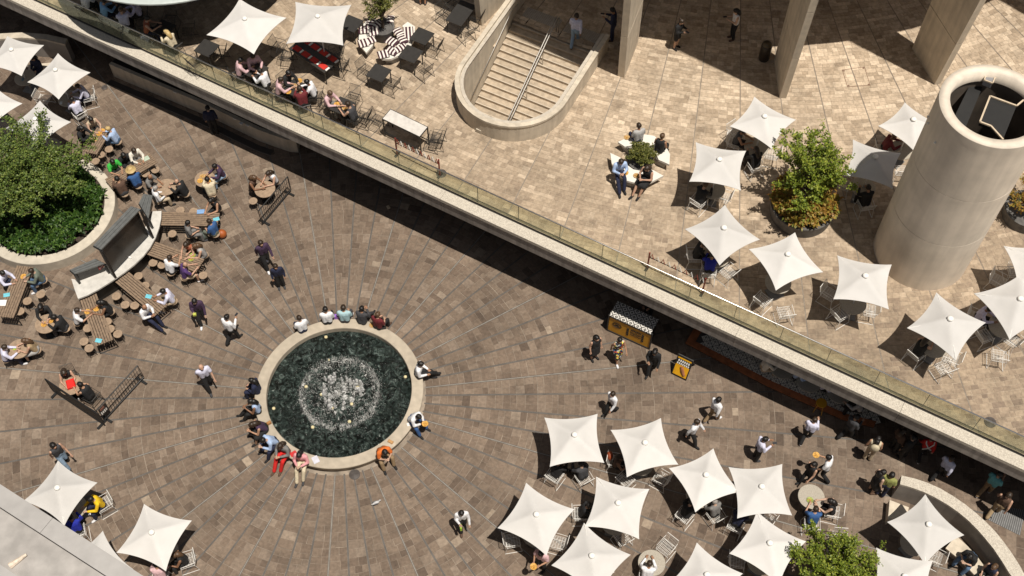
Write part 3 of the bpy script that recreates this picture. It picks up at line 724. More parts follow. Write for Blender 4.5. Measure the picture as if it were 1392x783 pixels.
# striped-bench planter tree
q = at(521, 42, UP+.3); SB = q.copy()
pt4 = thing('terrace_planter', 'small dark pot in the ring of striped benches', 'planter', (q.x, q.y, UP))
MB().lathe([(.4, 0), (.48, .55), (.4, .55), (.38, .48), (0, .5)], 28).build('pot', mat('dark_pot', (.1, .095, .09)), pt4)
tree('terrace_tree', 'yellow green young tree rising between the striped benches', (q.x, q.y, UP+.48), 1.9, .8, LEAF_D, 18, 9, 18, .07, .5, .7, -.2, 51, (0, .2))
# shrub between the white crescent benches
q = at(871, 213, UP+.6); WB = q.copy()
pt5 = thing('terrace_planter', 'dark pot between the two white crescent benches', 'planter', (q.x, q.y, UP))
MB().lathe([(.42, 0), (.5, .42), (.42, .42), (.4, .38), (0, .4)], 28).build('pot', mat('dark_pot', (.1, .095, .09)), pt5)
tree('clipped_shrub', 'clipped round olive shrub between the white crescent benches', (q.x, q.y, UP+.36), .72, .52, LEAF_D, 40, 10, 16, .06, .15, .9, 0, 61)

# ------------------------------------------------------------------ walls and counters on the lower plaza
def wall(name, label, cat, pxs, ztop, m, zb=0., capm=None):
    t = thing(name, label, cat)
    pts = [at(*p, ztop) for p in pxs]
    MB().prism([(p.x, p.y) for p in pts], ztop-.1, zb).build('wall', m, t)
    c = sum(pts, Vector())/len(pts)
    MB().prism([(p.x, p.y) for p in pts], ztop, ztop-.098).build('coping', capm or AGG, t)
    return t
S6 = lambda x, y: (1190+x/3.51, 560+y/3.51)
wr = wall('curved_wall', 'curved concrete wall with pebbled coping wrapping the corner benches', 'wall',
     [S6(*p) for p in ((125, 303), (190, 318), (250, 338), (312, 366), (372, 402), (428, 440), (480, 482), (528, 525), (572, 570), (614, 622), (652, 675), (690, 735), (720, 790), (672, 812), (640, 770), (604, 712), (566, 655), (528, 608), (488, 562), (444, 518), (396, 478), (344, 442), (286, 408), (228, 380), (172, 360), (118, 345))], 1.2, CONC_D)
b1 = thing('corner_bench', 'pale stone bench at the open end of the curved wall', 'bench')
MB().prism([at(*S6(*p), .45)[:2] for p in ((68, 420), (160, 455), (150, 500), (118, 500), (60, 515))], .45, .0).build('seat', CONC_L, b1)
b2 = thing('corner_bench', 'long pale stone bench against the curved wall with two people on it', 'bench')
MB().prism([at(*S6(*p), .45)[:2] for p in ((385, 590), (440, 640), (490, 695), (545, 770), (590, 830), (530, 850), (470, 775), (410, 710), (335, 650))], .45, .37).build('seat', CONC_L, b2)
MB().prism([at(*S6(*p), .45)[:2] for p in ((388, 598), (440, 648), (490, 703), (545, 778), (585, 830), (535, 840), (475, 768), (415, 702), (348, 650))], .366, .0).build('base', CONC_D, b2)
gr = thing('floor_grate', 'grey steel floor grate outside the curved wall', 'grate')
gp = [at(*S6(*p), .0) for p in ((560, 440), (715, 470), (690, 590), (528, 510))]
MB().prism([p[:2] for p in gp], .004, -.01).build('tray', mat('grate_tray', (.1, .1, .1), .7), gr)
for k in range(17):
    u = (k+.5)/17; a, b = gp[0].lerp(gp[1], u), gp[3].lerp(gp[2], u); MB().tube([(a.x, a.y, .012), (b.x, b.y, .012)], .012, 4).build('grate_bar', mat('grate_steel', (.3, .3, .3), .5, metal=.5), gr)
Z1 = lambda x, y: (x/3.914, y/3.914)
wl = wall('curved_wall', 'curved concrete bench wall behind the parasols beside the long low wall', 'wall',
     [Z1(*p) for p in ((-120, 190), (0, 178), (120, 172), (250, 182), (358, 206), (345, 236), (240, 210), (120, 200), (0, 207), (-120, 222))], 1.15, CONC_D, capm=CONC_L)
b3 = thing('corner_bench', 'white bench seat under the curved wall by the dark trousered diner', 'bench')
MB().prism([at(*Z1(*p), .45)[:2] for p in ((150, 345), (300, 330), (300, 350), (150, 375))], .45, 0).build('seat', CONC_L, b3)
# long low wall under the ledge
lw = thing('long_low_wall', 'long low concrete wall with dark counter running beneath the ledge', 'wall')
fr = [at(*p, .8) for p in ((148, 87), (217, 116), (286, 145), (350, 176), (372, 184), (390, 190), (402, 191))]
bk = [p+LN*.16 for p in fr]; bk[-1] = fr[-1]+Vector((.02, .5, 0)); bk[-2] = fr[-2]+Vector((-.05, .3, 0))
for i in range(len(fr)-1):
    MB().prism([p[:2] for p in (fr[i], fr[i+1], bk[i+1], bk[i])], .8, 0).build('wall_panel', CONC_L, lw)
for i in range(4):
    MB().prism([p[:2] for p in (bk[i], bk[i+1], bk[i+1]+LN*.5, bk[i]+LN*.5)], .74, .3).build('counter', mat('counter_black', (.03, .028, .025), .4), lw)
for px, py in ((239, 124), (320, 160), (328.5, 167), (337, 169)):
    q = at(px, py, .78); MB().box((q.x, q.y, .765), (.16, .16, .04), -.5).build('counter_tile', WHITE, lw)
dr = thing('drain_channel', 'dark slotted drain channel along the foot of the long low wall', 'drain')
for i in range(4):
    a, b = fr[i]-LN*.5, fr[i+1]-LN*.5; MB().prism([p[:2] for p in (a, b, b+LN*.3, a+LN*.3)], .006, -.01).build('slot', mat('drain_dark', (.035, .03, .026), .8), dr)
    MB().tube([(a.x, a.y, .008), (b.x, b.y, .008)], .02, 4).build('edge', mat('drain_edge', (.16, .14, .12), .6), dr)
for i in range(5):
    pst = thing('counter_stool_post', 'thin pale post standing behind the long low wall', 'post', (*(fr[1].lerp(fr[3], .15+.2*i)+LN*.9)[:2], 0), group='posts behind the low wall')
    MB().tube([(0, 0, 0), (0, 0, 1.0)], .03, 8).build('post', WHITE, pst)

# timber-top servery: curved white counter with a tall board and two low cabinets
S3 = lambda x, y: (80+x/4.606, 240+y/4.606)
sv_ = thing('curved_counter', 'curved white counter beside the planter with dark slatted hoods', 'counter')
oc = ((642, 215), (640, 262), (628, 318), (606, 380), (572, 442), (528, 498), (472, 552), (408, 602), (330, 655), (245, 708), (180, 742), (120, 765), (98, 705), (78, 640))
ic = ((130, 650), (200, 615), (275, 575), (340, 530), (400, 480), (460, 420), (510, 365), (545, 310), (575, 255), (588, 217))
MB().prism([at(*S3(*p), 1.0)[:2] for p in oc+ic], 1.0, .93).build('counter_top', mat('counter_stone', (.55, .53, .49), .6, .12, 5, .05, big=.1), sv_)
MB().prism([at(*S3(*p), 1.0)[:2] for p in [((x-320)*.9+310, (y-490)*.9+480) for x, y in oc[1:-2]]+[((x-330)*1.0+325, (y-430)*1.+430) for x, y in ic]], .925, 0).build('counter_base', BLACK, sv_)
def hood(ca, cb, cc, cd_, z1, z0, panel_z, name):
    a, b, c, d = [at(*S3(*p), z1) for p in (ca, cb, cc, cd_)]
    n = 6
    for k in range(n):
        u0, u1 = (k+.06)/n, (k+.94)/n
        MB().prism([p[:2] for p in (a.lerp(d, u0), b.lerp(c, u0), b.lerp(c, u1), a.lerp(d, u1))], z1+.01*(k % 2), z1-.05).build('hood_slat', mat('hood_metal', (.16, .165, .16), .35, .15, 6, metal=.3), sv_)
    for p0, p1 in ((a, d), (b, c)):
        MB().tube([tuple(p0-Vector((0, 0, .07))), tuple(p1-Vector((0, 0, .07)))], .04, 6).build('hood_beam', BLACK, sv_)
    for p in (d, c): MB().box((p.x, p.y, (z1-.08+z0)/2), (.09, .09, z1-.08-z0), .7).build('hood_post', BLACK, sv_)
    e = (a.lerp(d, .55), b.lerp(c, .55), b.lerp(c, .62), a.lerp(d, .62))
    MB().prism([p[:2] for p in e], z1-.09, panel_z).build(name, mat('board_black', (.02, .018, .016), .25, .3, 2), sv_)
hood((215, 430), (450, 185), (510, 205), (265, 458), 2.9, 1.0, 1.12, 'black_board')
hood((68, 583), (225, 515), (285, 545), (98, 610), 1.65, 1.0, 1.0, 'cabinet')
hood((500, 165), (530, 108), (587, 118), (560, 262), 1.65, 1.0, 1.0, 'cabinet')
q0, q1 = at(*S3(300, 562), 1.05), at(*S3(530, 332), 1.05)
MB().tube([tuple(q0), tuple(q1)], .03, 6).build('counter_rail', mat('hood_metal', (.16, .165, .16)), sv_)
q = at(*S3(425, 485), 1.02); d = (q1-q0).normalized(); aa = math.atan2(d.y, d.x)
MB().box((q.x, q.y, 1.04), (.75, .07, .05), aa).build('rack', WHITE, sv_)
MB().box((q.x+.08, q.y-.12, 1.03), (.07, .3, .04), aa).build('rack', WHITE, sv_)
for i in range(8): MB().tube([(q.x+d.x*(i-3.5)*.09, q.y+d.y*(i-3.5)*.09, 1.05), (q.x+d.x*(i-3.5)*.09, q.y+d.y*(i-3.5)*.09, 1.12)], .02, 6).build('rack_peg', mat('hood_metal', (.16, .165, .16)), sv_)
q = at(*S3(265, 560), 1.4); MB().box((q.x, q.y-.02, 1.4), (.26, .03, .2), aa).build('logo_plate', mat('logo_red', (.35, .02, .02), .5), sv_)
MB().box((q.x+.01, q.y-.04, 1.4), (.16, .012, .03), aa).build('logo_mark', WHITE, sv_)

# tiled cafe floor under the ledge
def tile_mat():
    m = bpy.data.materials.new('patterned_tile'); m.use_nodes = True; t = m.node_tree; p = t.nodes['Principled BSDF']; p.inputs['Roughness'].default_value = .45
    co = t.nodes.new('ShaderNodeTexCoord'); sp = t.nodes.new('ShaderNodeSeparateXYZ'); t.links.new(co.outputs['Object'], sp.inputs[0])
    def mth(op, a, b=None):
        n = t.nodes.new('ShaderNodeMath'); n.operation = op
        for k, v in enumerate((a, b)):
            if v is None: continue
            if isinstance(v, (int, float)): n.inputs[k].default_value = v
            else: t.links.new(v, n.inputs[k])
        return n.outputs[0]
    x, y = sp.outputs[0], sp.outputs[1]; s = .135
    ax, ay = mth('ABSOLUTE', x), mth('ABSOLUTE', y)
    d1 = mth('LESS_THAN', mth('ABSOLUTE', mth('SUBTRACT', x, y)), .009)
    brd = mth('GREATER_THAN', mth('MAXIMUM', ax, ay), s-.01)
    sq = mth('MULTIPLY', mth('GREATER_THAN', mth('ADD', ax, ay), .108), mth('LESS_THAN', mth('ADD', ax, ay), .12))
    tri = mth('MULTIPLY', mth('LESS_THAN', mth('ADD', ax, ay), .07), mth('GREATER_THAN', mth('ADD', x, y), .035))
    f = mth('MAXIMUM', mth('MAXIMUM', d1, brd), mth('MAXIMUM', sq, tri))
    mx = t.nodes.new('ShaderNodeMix'); mx.data_type = 'RGBA'; mx.inputs['A'].default_value = (.78, .74, .66, 1); mx.inputs['B'].default_value = (.02, .018, .016, 1)
    t.links.new(f, mx.inputs['Factor']); t.links.new(mx.outputs['Result'], p.inputs['Base Color']); return m
S5 = lambda x, y: (930+x/4.893, 440+y/4.893)
tf = thing('cafe_deck', 'low cafe deck of black and white patterned tiles with a rust red kerb', 'deck')
ka = at(*S5(8, 130), .06); kb = at(*S5(560, 420), .06); kc = at(*S5(1060, 640), .06); kd = at(*S5(1260, 690), .06); 
dirk = (kc-ka).normalized(); nk = Vector((-dirk.y, dirk.x, 0))
kp = [ka, kb, kc, kd]; 
ktop = at(*S5(70, 25), .06)
MB().prism([p[:2] for p in (ka, kb, kc, kd, kd+LN*1.5, ktop+LN*.9, ktop)], .05, -.01).build('deck_base', mat('deck_base', (.09, .08, .07), .8), tf)
for a, b in ((ka, kb), (kb, kc), (kc, kd)):
    MB().prism([p[:2] for p in (a, b, b+nk*.26, a+nk*.26)], .1, .0).build('kerb', BRONZE, tf)
e_ = (ktop-ka).normalized(); ne = Vector((e_.y, -e_.x, 0))
MB().prism([p[:2] for p in (ka, ka+ne*.3, ktop+ne*.3, ktop)], .103, .0).build('kerb', BRONZE, tf)
TILE = MB().box((0, 0, 0), (.266, .266, .02)).mesh('tile'); TILE.materials.append(tile_mat())
ang = math.atan2(dirk.y, dirk.x)+math.pi/4
dv = [Vector((math.cos(ang), math.sin(ang), 0)), Vector((-math.sin(ang), math.cos(ang), 0))]
cand = []; KX = [(k_-LA).dot(LD) for k_ in kp]; KY = [(k_-LA).dot(LN) for k_ in kp]
for i in range(-40, 60):
    for j in range(-40, 60):
        p = ka+dv[0]*(i*.27)+dv[1]*(j*.27)
        off, al = (p-LA).dot(LN), (p-LA).dot(LD); v = off-float(np.interp(al, KX, KY))
        if not (v > .17 and off < 2.55 and KX[0] < al < KX[-1]): continue
        if (p-ka).dot(ne) < .5: continue
        cand.append((v, p))
cand.sort(key=lambda c: c[0])
for v, p in cand[:300]: o = link('tile', TILE, tf, (p.x, p.y, .062), ang)

# ------------------------------------------------------------------ kiosk and sandwich board
S2 = lambda x, y: (815+x/6.53, 400+y/6.53)
def kiosk_mat():
    m = bpy.data.materials.new('kiosk_top_pattern'); m.use_nodes = True; t = m.node_tree; p = t.nodes['Principled BSDF']; p.inputs['Roughness'].default_value = .4
    co = t.nodes.new('ShaderNodeTexCoord'); mp = t.nodes.new('ShaderNodeVectorMath'); mp.operation = 'SCALE'; mp.inputs['Scale'].default_value = 3.4
    t.links.new(co.outputs['Object'], mp.inputs[0])
    fr_ = t.nodes.new('ShaderNodeVectorMath'); fr_.operation = 'FRACTION'; t.links.new(mp.outputs[0], fr_.inputs[0])
    sb = t.nodes.new('ShaderNodeVectorMath'); sb.operation = 'SUBTRACT'; sb.inputs[1].default_value = (.5, .5, .5); t.links.new(fr_.outputs[0], sb.inputs[0])
    ab = t.nodes.new('ShaderNodeVectorMath'); ab.operation = 'ABSOLUTE'; t.links.new(sb.outputs[0], ab.inputs[0])
    sp = t.nodes.new('ShaderNodeSeparateXYZ'); t.links.new(ab.outputs[0], sp.inputs[0])
    ad = t.nodes.new('ShaderNodeMath'); ad.operation = 'ADD'; t.links.new(sp.outputs[0], ad.inputs[0]); t.links.new(sp.outputs[1], ad.inputs[1])
    ml = t.nodes.new('ShaderNodeMath'); ml.operation = 'MULTIPLY'; ml.inputs[1].default_value = 2.6; t.links.new(ad.outputs[0], ml.inputs[0])
    f2 = t.nodes.new('ShaderNodeMath'); f2.operation = 'FRACT'; t.links.new(ml.outputs[0], f2.inputs[0])
    lt = t.nodes.new('ShaderNodeMath'); lt.operation = 'LESS_THAN'; lt.inputs[1].default_value = .42; t.links.new(f2.outputs[0], lt.inputs[0])
    mx = t.nodes.new('ShaderNodeMix'); mx.data_type = 'RGBA'; mx.inputs['A'].default_value = (.62, .6, .56, 1); mx.inputs['B'].default_value = (.06, .055, .05, 1)
    t.links.new(lt.outputs[0], mx.inputs['Factor']); t.links.new(mx.outputs['Result'], p.inputs['Base Color']); return m
kq = [at(*S2(*p), 1.15) for p in ((165, 55), (525, 220), (455, 355), (82, 190))]
c0 = sum(kq, Vector())/4; dx = ((kq[1]-kq[0])+(kq[2]-kq[3])).normalized(); L = ((kq[1]-kq[0]).length+(kq[2]-kq[3]).length)/2; D = ((kq[3]-kq[0]).length+(kq[2]-kq[1]).length)/2*.95
YEL = mat('kiosk_yellow', (.62, .3, .012), .5, .1, 4)
ki = thing('street_kiosk', 'yellow fronted snack kiosk with a black and white diamond patterned top', 'kiosk', (c0.x, c0.y, 0), math.atan2(dx.y, dx.x))
MB().box((0, 0, 1.13), (L, D, .04)).build('counter_top', kiosk_mat(), ki)
MB().box((0, .03, .56), (L-.06, D-.12, 1.1)).build('body', BLACK, ki)
MB().box((.02, -D/2+.03, .56), (L+.02, .03, .98)).build('front_panel', YEL, ki)
for x in (-L/2-.01, L/2+.05): MB().box((x, -D/2+.02, .58), (.05, .06, 1.14)).build('frame_upright', BLACK, ki)
for z in (.05, 1.08): MB().box((.02, -D/2+.015, z), (L+.1, .05, .06)).build('frame_rail', BLACK, ki)
BM = mat('print_black', (.015, .013, .01), .6)
mb = MB(); yf = -D/2+.008
for r_ in (.13, .155): 
    pts = [(-.5+r_*1.2*math.cos(t), yf, .66+r_*math.sin(t)) for t in np.linspace(0, 6.28, 20)]; mb.tube(pts, .008, 4)
for k in range(3): mb.box((-.5, yf, .6+.05*k), (.2-.04*k, .01, .02))
mb.build('round_logo', BM, ki)
for sx in (0, 1):
    mb = MB()
    for k in range(4): mb.box((-.05+sx*.62, yf, .36+.13*k), (.09, .01, .09))
    mb.build('check_border', BM, ki)
mb = MB()
for ln_, (z, n) in enumerate(((.78, 7), (.6, 8), (.46, 9))):
    for k in range(n): mb.box((.06+.44*(k+.5)/n, yf, z+(.02 if (k*7+ln_) % 3 else 0)), (.44/n*.62, .01, (.12, .08, .05)[ln_]*(1 if (k+ln_) % 2 else .75)))
mb.build('lettering', BM, ki)
sg = at(*S2(755, 610), .5); 
ab = thing('sandwich_board', 'black and yellow sandwich board standing by the tiled cafe deck', 'sign', (sg.x, sg.y, 0), R(-30))
for s in (-1, 1):
    M = MB().box((0, 0, 0), (.62, .03, .95)); o = M.build('board', BLACK, ab); o.location = (0, s*.2, .46); o.rotation_euler.x = s*R(-24) if s > 0 else R(24); o.rotation_euler.x = R(-22)*(-s)*-1 if False else (R(22) if s > 0 else R(-22))
    if s < 0:
        fp = MB().box((0, -.017, -.16), (.54, .004, .5)).build('yellow_print', mat('sign_yellow', (.7, .36, .01), .5, .15, 5), o)
        MB().box((0, -.017, .4), (.54, .004, .06)).build('yellow_band', mat('sign_yellow', (.7, .36, .01)), o)
        mb = MB()
        for k in range(6): mb.box((-.2+.08*k, -.018, .28), (.05, .004, .1))
        for k in range(7): mb.box((-.22+.072*k, -.018, .15), (.046, .004, .08))
        mb.build('white_lettering', WHITE, o)
        MB().tube([(-.02, -.02, .05), (.06, -.02, -.12), (.17, -.02, -.3)], [.06, .07, .05], 8).build('food_picture', mat('food_print', (.3, .12, .06), .5, .3, 9), o)
    else: pass
bk_ = at(1116, 549, .7)

# ------------------------------------------------------------------ round canopy at the far end of the terrace
q = at(204, 5.6, UP+3.1)
rc = thing('round_canopy', 'large round pale canopy roof sheltering diners at the end of the terrace', 'canopy', (q.x, q.y+5.2, UP))
MB().lathe([(5.2, 3.02), (5.22, 3.04), (5.22, 3.1), (5.15, 3.13), (0, 3.7)], 72).build('roof', mat('canopy_grey', (.45, .5, .48), .5, .06), rc)
MB().lathe([(5.1, 3.03), (0, 3.5)], 72).build('lining', DARKROOM, rc)
MB().tube([(0, 0, 0), (0, 0, 3.5)], .15, 12).build('mast', STEEL, rc)
for k in range(8):
    t = k*math.pi/4+.2; MB().tube([(0, 0, 2.7), (5.0*math.cos(t), 5.0*math.sin(t), 3.0)], .035, 6).build('rib', STEEL, rc)

# ------------------------------------------------------------------ foreground roof parapet
zf = 24.
p0, p1 = at(0, 658, zf), at(195, 783, zf); g0 = at(0, 690, zf); g1 = at(145, 783, zf)
fd = (p1-p0).normalized(); fn = Vector((fd.y, -fd.x, 0))
if fn.y > 0: fn = -fn
wd = abs((g0-p0).dot(fn)); B0 = p0-fd*14; B1 = p0+fd*22
fp = thing('roof_parapet', 'pale grey concrete roof parapet of a nearby building', 'parapet')
for k in range(12):
    a, b = B0+fd*(3*k), B0+fd*(3*k+2.994)
    MB().prism([v[:2] for v in (a, b, b+fn*(wd-.006), a+fn*(wd-.006))], zf, zf-1.2).build('coping', FORE, fp)
MB().prism([v[:2] for v in (B0+fn*(wd+.006), B1+fn*(wd+.006), B1+fn*2.6, B0+fn*2.6)], zf-.02, zf-1.2).build('gutter_slab', mat('gutter_concrete', (.33, .31, .29), .85, .18, 4, .2, big=.2), fp)
MB().prism([v[:2] for v in (B0+fn*.05, B1+fn*.05, B1+fn*1.5, B0+fn*1.5)], zf-1.21, 0).build('wall_below', CONC_D, fp)
q = at(25, 762, zf)
MB().tube([tuple(q+Vector((-.1, -.08, 0))), tuple(q+Vector((.1, .08, .02)))], [.05, .02], 8).build('fixing_lug', mat('lug', (.6, .5, .4), .6, .3, 20), fp)
MB().prism([v[:2] for v in (B0+fn*(wd+.62), B1+fn*(wd+.62), B1+fn*2.6, B0+fn*2.6)], zf+.03, zf-.019).build('raised_slab', FORE, fp)

# ------------------------------------------------------------------ furniture
WW = mat('white_wire', (.72, .7, .66), .4, .05); BW = mat('black_wire', (.03, .028, .026), .45, .1)
def wire_chair(m):
    t = thing('wire_chair', 'x', 'chair'); w, dp, h = .24, .23, .45
    mb = MB(); mb.tube([(-w, -dp, h), (w, -dp, h), (w, dp, h), (-w, dp, h)], .011, 5, True)
    for k in range(9): x = -w+2*w*(k+1)/10; mb.tube([(x, -dp, h), (x, dp, h)], .0065, 4, cap=False)
    for k in range(4): y = -dp+2*dp*(k+1)/5; mb.tube([(-w, y, h-.003), (w, y, h-.003)], .005, 4, cap=False)
    mb.build('seat', m, t)
    mb = MB(); a, b = (-dp-.01, h+.02), (-dp-.12, h+.4)
    mb.tube([(-w, a[0], a[1]), (w, a[0], a[1]), (w*.95, b[0], b[1]), (-w*.95, b[0], b[1])], .011, 5, True)
    for k in range(9): x = -w+2*w*(k+1)/10; mb.tube([(x, a[0], a[1]), (x*.95, b[0], b[1])], .0065, 4, cap=False)
    mb.build('backrest', m, t)
    for s in (-1, 1):
        x = s*(w+.005)
        MB().tube([(x, -dp, h), (x+s*.02, -dp-.08, .012), (x+s*.02, dp+.06, .012), (x, dp-.02, h)], .011, 5).build('leg_frame', m, t)
        MB().tube([(x, -dp-.07, h+.2), (x+s*.02, dp-.05, h+.19), (x, dp-.02, h)], .009, 5).build('armrest', m, t)
    return t
def stool():
    t = thing('stool', 'x', 'stool')
    MB().lathe([(0, .44), (.165, .44), (.175, .455), (.172, .478), (0, .482)], 20).build('seat', WOODL, t)
    for k in range(4):
        a = math.pi/4+k*math.pi/2; c, s = math.cos(a), math.sin(a); MB().tube([(.12*c, .12*s, .44), (.19*c, .19*s, 0)], .012, 5).build('leg', BW, t)
    MB().tube([(.165*math.cos(q), .165*math.sin(q), .16) for q in np.linspace(0, 2*math.pi, 14)[:-1]], .009, 4, True).build('footrest', BW, t)
    return t
def round_table(m, r, h):
    def f():
        t = thing('round_table', 'x', 'table')
        MB().lathe([(0, h-.045), (r-.02, h-.045), (r, h-.03), (r, h-.006), (r-.008, h), (0, h)], 36).build('table_top', m, t)
        MB().lathe([(.04, 0), (.04, h-.046)], 12).build('pedestal', BLACK if m is WOODL else CONC_D, t)
        MB().lathe([(0, .05), (.05, .05), (.24, .02), (.25, 0)], 20).build('base', BLACK if m is WOODL else CONC_D, t)
        return t
    return f
def long_table(L):
    def f():
        t = thing('long_table', 'x', 'table'); n = 7; W = .66
        for k in range(n): MB().box((0, -W/2+W*(k+.5)/n, .765), (L+rng.uniform(-.01, .01), W/n-.018, .035)).build('plank', WOOD, t)
        for s in (-1, 1):
            x = s*(L/2-.18); mb = MB()
            MB().tube([(x, -W/2+.04, .745), (x+s*.05, -W/2-.02, .02), (x+s*.05, W/2+.02, .02), (x, W/2-.04, .745)], .022, 6).build('leg_frame', BLACK, t)
            MB().box((x, 0, .735), (.05, W-.04, .025)).build('batten', BLACK, t)
        MB().tube([(-L/2+.2, 0, .3), (L/2-.2, 0, .3)], .02, 6).build('stretcher', BLACK, t)
        return t
    return f
def square_table(w=.74, d=.74):
    def f():
        t = thing('square_table', 'x', 'table')
        MB().box((0, 0, .73), (w, d, .03)).build('table_top', mat('black_laminate', (.035, .033, .031), .4, .15, 5), t)
        for sx in (-1, 1):
            for sy in (-1, 1): MB().box((sx*(w/2-.05), sy*(d/2-.05), .357), (.035, .035, .715)).build('leg', BLACK, t)
        return t
    return f
TABLES = []      # plan points chairs turn to
TNAME = []
def near_table(q, z0):
    i = min((i for i, t in enumerate(TABLES) if abs(t.z-z0) < 1), key=lambda i: (TABLES[i].xy-q.xy).length); return TABLES[i], TNAME[i]
PN = [0]
def parasol(lvl, corners, label, table=True, centre=None, rot=None, side=1.8, tablelabel=None, zc=2.1):
    z0 = UP if lvl else 0.
    if corners:
        q = [at(*c, z0+zc) for c in corners]; c = sum(q, Vector())/len(q)
        if len(q) == 4:
            side = sum((q[i]-q[i-1]).length for i in range(4))/4; dd = (q[1]-q[0])+(q[2]-q[3])
            rz = math.atan2(dd.y, dd.x)
        else: raise ValueError
    else: c = at(*centre, z0+zc); rz = rot
    t = thing('parasol', label, 'parasol', (c.x, c.y, z0), rz, 'white square parasols')
    rg = random.Random(PN[0]); PN[0] += 1
    N = 16; mb = MB(); h = side/2; za = zc+.42+rg.uniform(-.03, .03)
    cz = [rg.uniform(-.05, .05) for _ in range(4)]
    for lay_ in range(2):
        for i in range(N+1):
            for j in range(N+1):
                u, v = -1+2*i/N, -1+2*j/N; k = .13
                x, y = u*(1-k*(1-v*v)*abs(u)), v*(1-k*(1-u*u)*abs(v)); d = max(abs(u), abs(v)); m_ = min(abs(u), abs(v))
                tilt = (cz[0]*(1-u)*(1-v)+cz[1]*(1+u)*(1-v)+cz[2]*(1+u)*(1+v)+cz[3]*(1-u)*(1+v))/4
                z = zc+(za-zc)*(1-d)**1.12-.035*math.sin(math.pi*min(1, d))*(1-(m_/max(d, 1e-6))**2)+tilt*d
                mb.v.append((x*h, y*h, z-.012*lay_))
        o = lay_*(N+1)**2
        for i in range(N):
            for j in range(N):
                q_ = (o+i*(N+1)+j, o+(i+1)*(N+1)+j, o+(i+1)*(N+1)+j+1, o+i*(N+1)+j+1); mb.f.append(q_ if lay_ == 0 else q_[::-1])
    M2 = (N+1)**2
    edge = [(i, 0) for i in range(N)]+[(N, j) for j in range(N)]+[(N-i, N) for i in range(N)]+[(0, N-j) for j in range(N)]
    for e in range(len(edge)):
        a, b = edge[e], edge[(e+1) % len(edge)]; ia, ib = a[0]*(N+1)+a[1], b[0]*(N+1)+b[1]; mb.f.append((ib, ia, ia+M2, ib+M2))
    cn = mb.build('canopy', CANOPY, t, True); cn.data.set_sharp_from_angle(angle=R(60))
    MB().lathe([(.02, -.05), (.1, -.03), (.105, .02), (.07, .05), (.03, .06), (0, .062)], 18, (0, 0, za-.01)).build('cap', WHITE, t, True)
    MB().tube([(0, 0, .05), (0, 0, za-.04)], .028, 10).build('pole', WHITE, t, True)
    for sx, sy in ((1, 1), (1, -1), (-1, 1), (-1, -1)):
        MB().tube([(0, 0, za-.12), (sx*h*.96, sy*h*.96, zc-.03)], .012, 5).build('rib', WHITE, t)
    MB().box((0, 0, .03), (.5, .5, .06)).build('base', mat('base_grey', (.2, .2, .2), .7), t)
    if table:
        key = 'stone_table'; tablelabel = 'round stone table below the parasol '+label[len(A):]; tablelabel = ' '.join(tablelabel.split()[:16])
        o = place(key, round_table(STONE_T, .46, .745), (c.x, c.y, z0+.0), 0, tablelabel or 'speckled round stone table shaded by a white parasol', 'table', 'round stone tables under parasols')
        # the pole passes through the table
        TABLES.append(Vector((c.x, c.y, z0))); TNAME.append('under the parasol '+label[len(A):])
    return t
A = 'white square parasol '
parasol(0, [(740.4, 567.3), (811.9, 562.2), (821.8, 629), (747.1, 635.3)], A+'over two diners in black, beside the orange bag chair')
parasol(0, [(829, 584.5), (897.2, 567.9), (923, 631.9), (853.4, 649.1)], A+'over the chair with the orange bag on the lower plaza')
parasol(0, [(910, 634.1), (972.4, 606.6), (1001.1, 671.5), (947.4, 698.5)], A+'over a black and a grey topped diner on the lower plaza')
parasol(0, [(989.9, 634.7), (1062.3, 629.7), (1076.3, 701.8), (1004.3, 705.1)], A+'beside the speckled table where a black top and a navy top sit')
parasol(0, [(808.6, 646.8), (882.2, 664), (869.8, 733), (796.6, 715.8)], A+'with a black clad diner sitting at its fountain side')
parasol(0, [(715.5, 657.1), (781.6, 693), (742.5, 756), (675.9, 717.5)], A+'next to the person in pink holding a plate')
parasol(0, [(794.3, 710), (857.5, 753.1), (813, 815), (749.7, 769.2)], A+'between the pink topped person and the uncovered stone table')
parasol(0, [(1203.3, 713.8), (1256.4, 670.4), (1312.3, 728.6), (1260.7, 763)], A+'inside the curved wall in front of the stone benches')
parasol(0, [(72.8, 626.4), (133.6, 659.6), (90.7, 713.8), (33, 678)], A+'over the diner in the yellow jacket')
parasol(0, [(187.8, 685.7), (260, 706.4), (228, 778.5), (164, 749)], A+'over a long brown haired diner near the roof parapet')
parasol(0, None, A+'almost hidden behind the roof parapet', centre=(128, 772), rot=.75)
parasol(0, [(948, 737.3), (1010, 779), (970, 838), (908, 795)], A+'between the uncovered stone table and the leafy plaza tree')
parasol(0, [(1028.7, 692), (1097.3, 735.5), (1056, 795), (993.4, 755.4)], A+'beside the light green plaza tree')
parasol(0, [(1193.6, 744.4), (1271, 763), (1256, 835), (1182, 815)], A+'between the plaza tree and the corner bench')
parasol(0, [(9, 48.5), (60.5, 62.6), (30, 103.5), (-22, 89)], A+'in front of the curved bench wall by the ledge')
parasol(0, [(77.4, 72.8), (122, 97.9), (81.2, 136), (37.8, 111)], A+'over two diners in pale blue shirts')
parasol(0, [(-17, 110), (26.8, 140), (-14, 182), (-58, 150)], A+'between the curved bench wall and the planter tree')
parasol(0, [(52.4, 137), (94.5, 164), (52, 206), (9, 175)], A+'overlapped by the top of the planter tree')
parasol(1, [(945, 193), (1014.3, 204.6), (1007.9, 258.3), (937, 247.3)], A+'on the terrace over a diner in black by the white crescent benches')
parasol(1, [(984.9, 277.9), (1032.9, 325.7), (978.5, 361), (931.2, 311.9)], A+'on the terrace over the diner in royal blue')
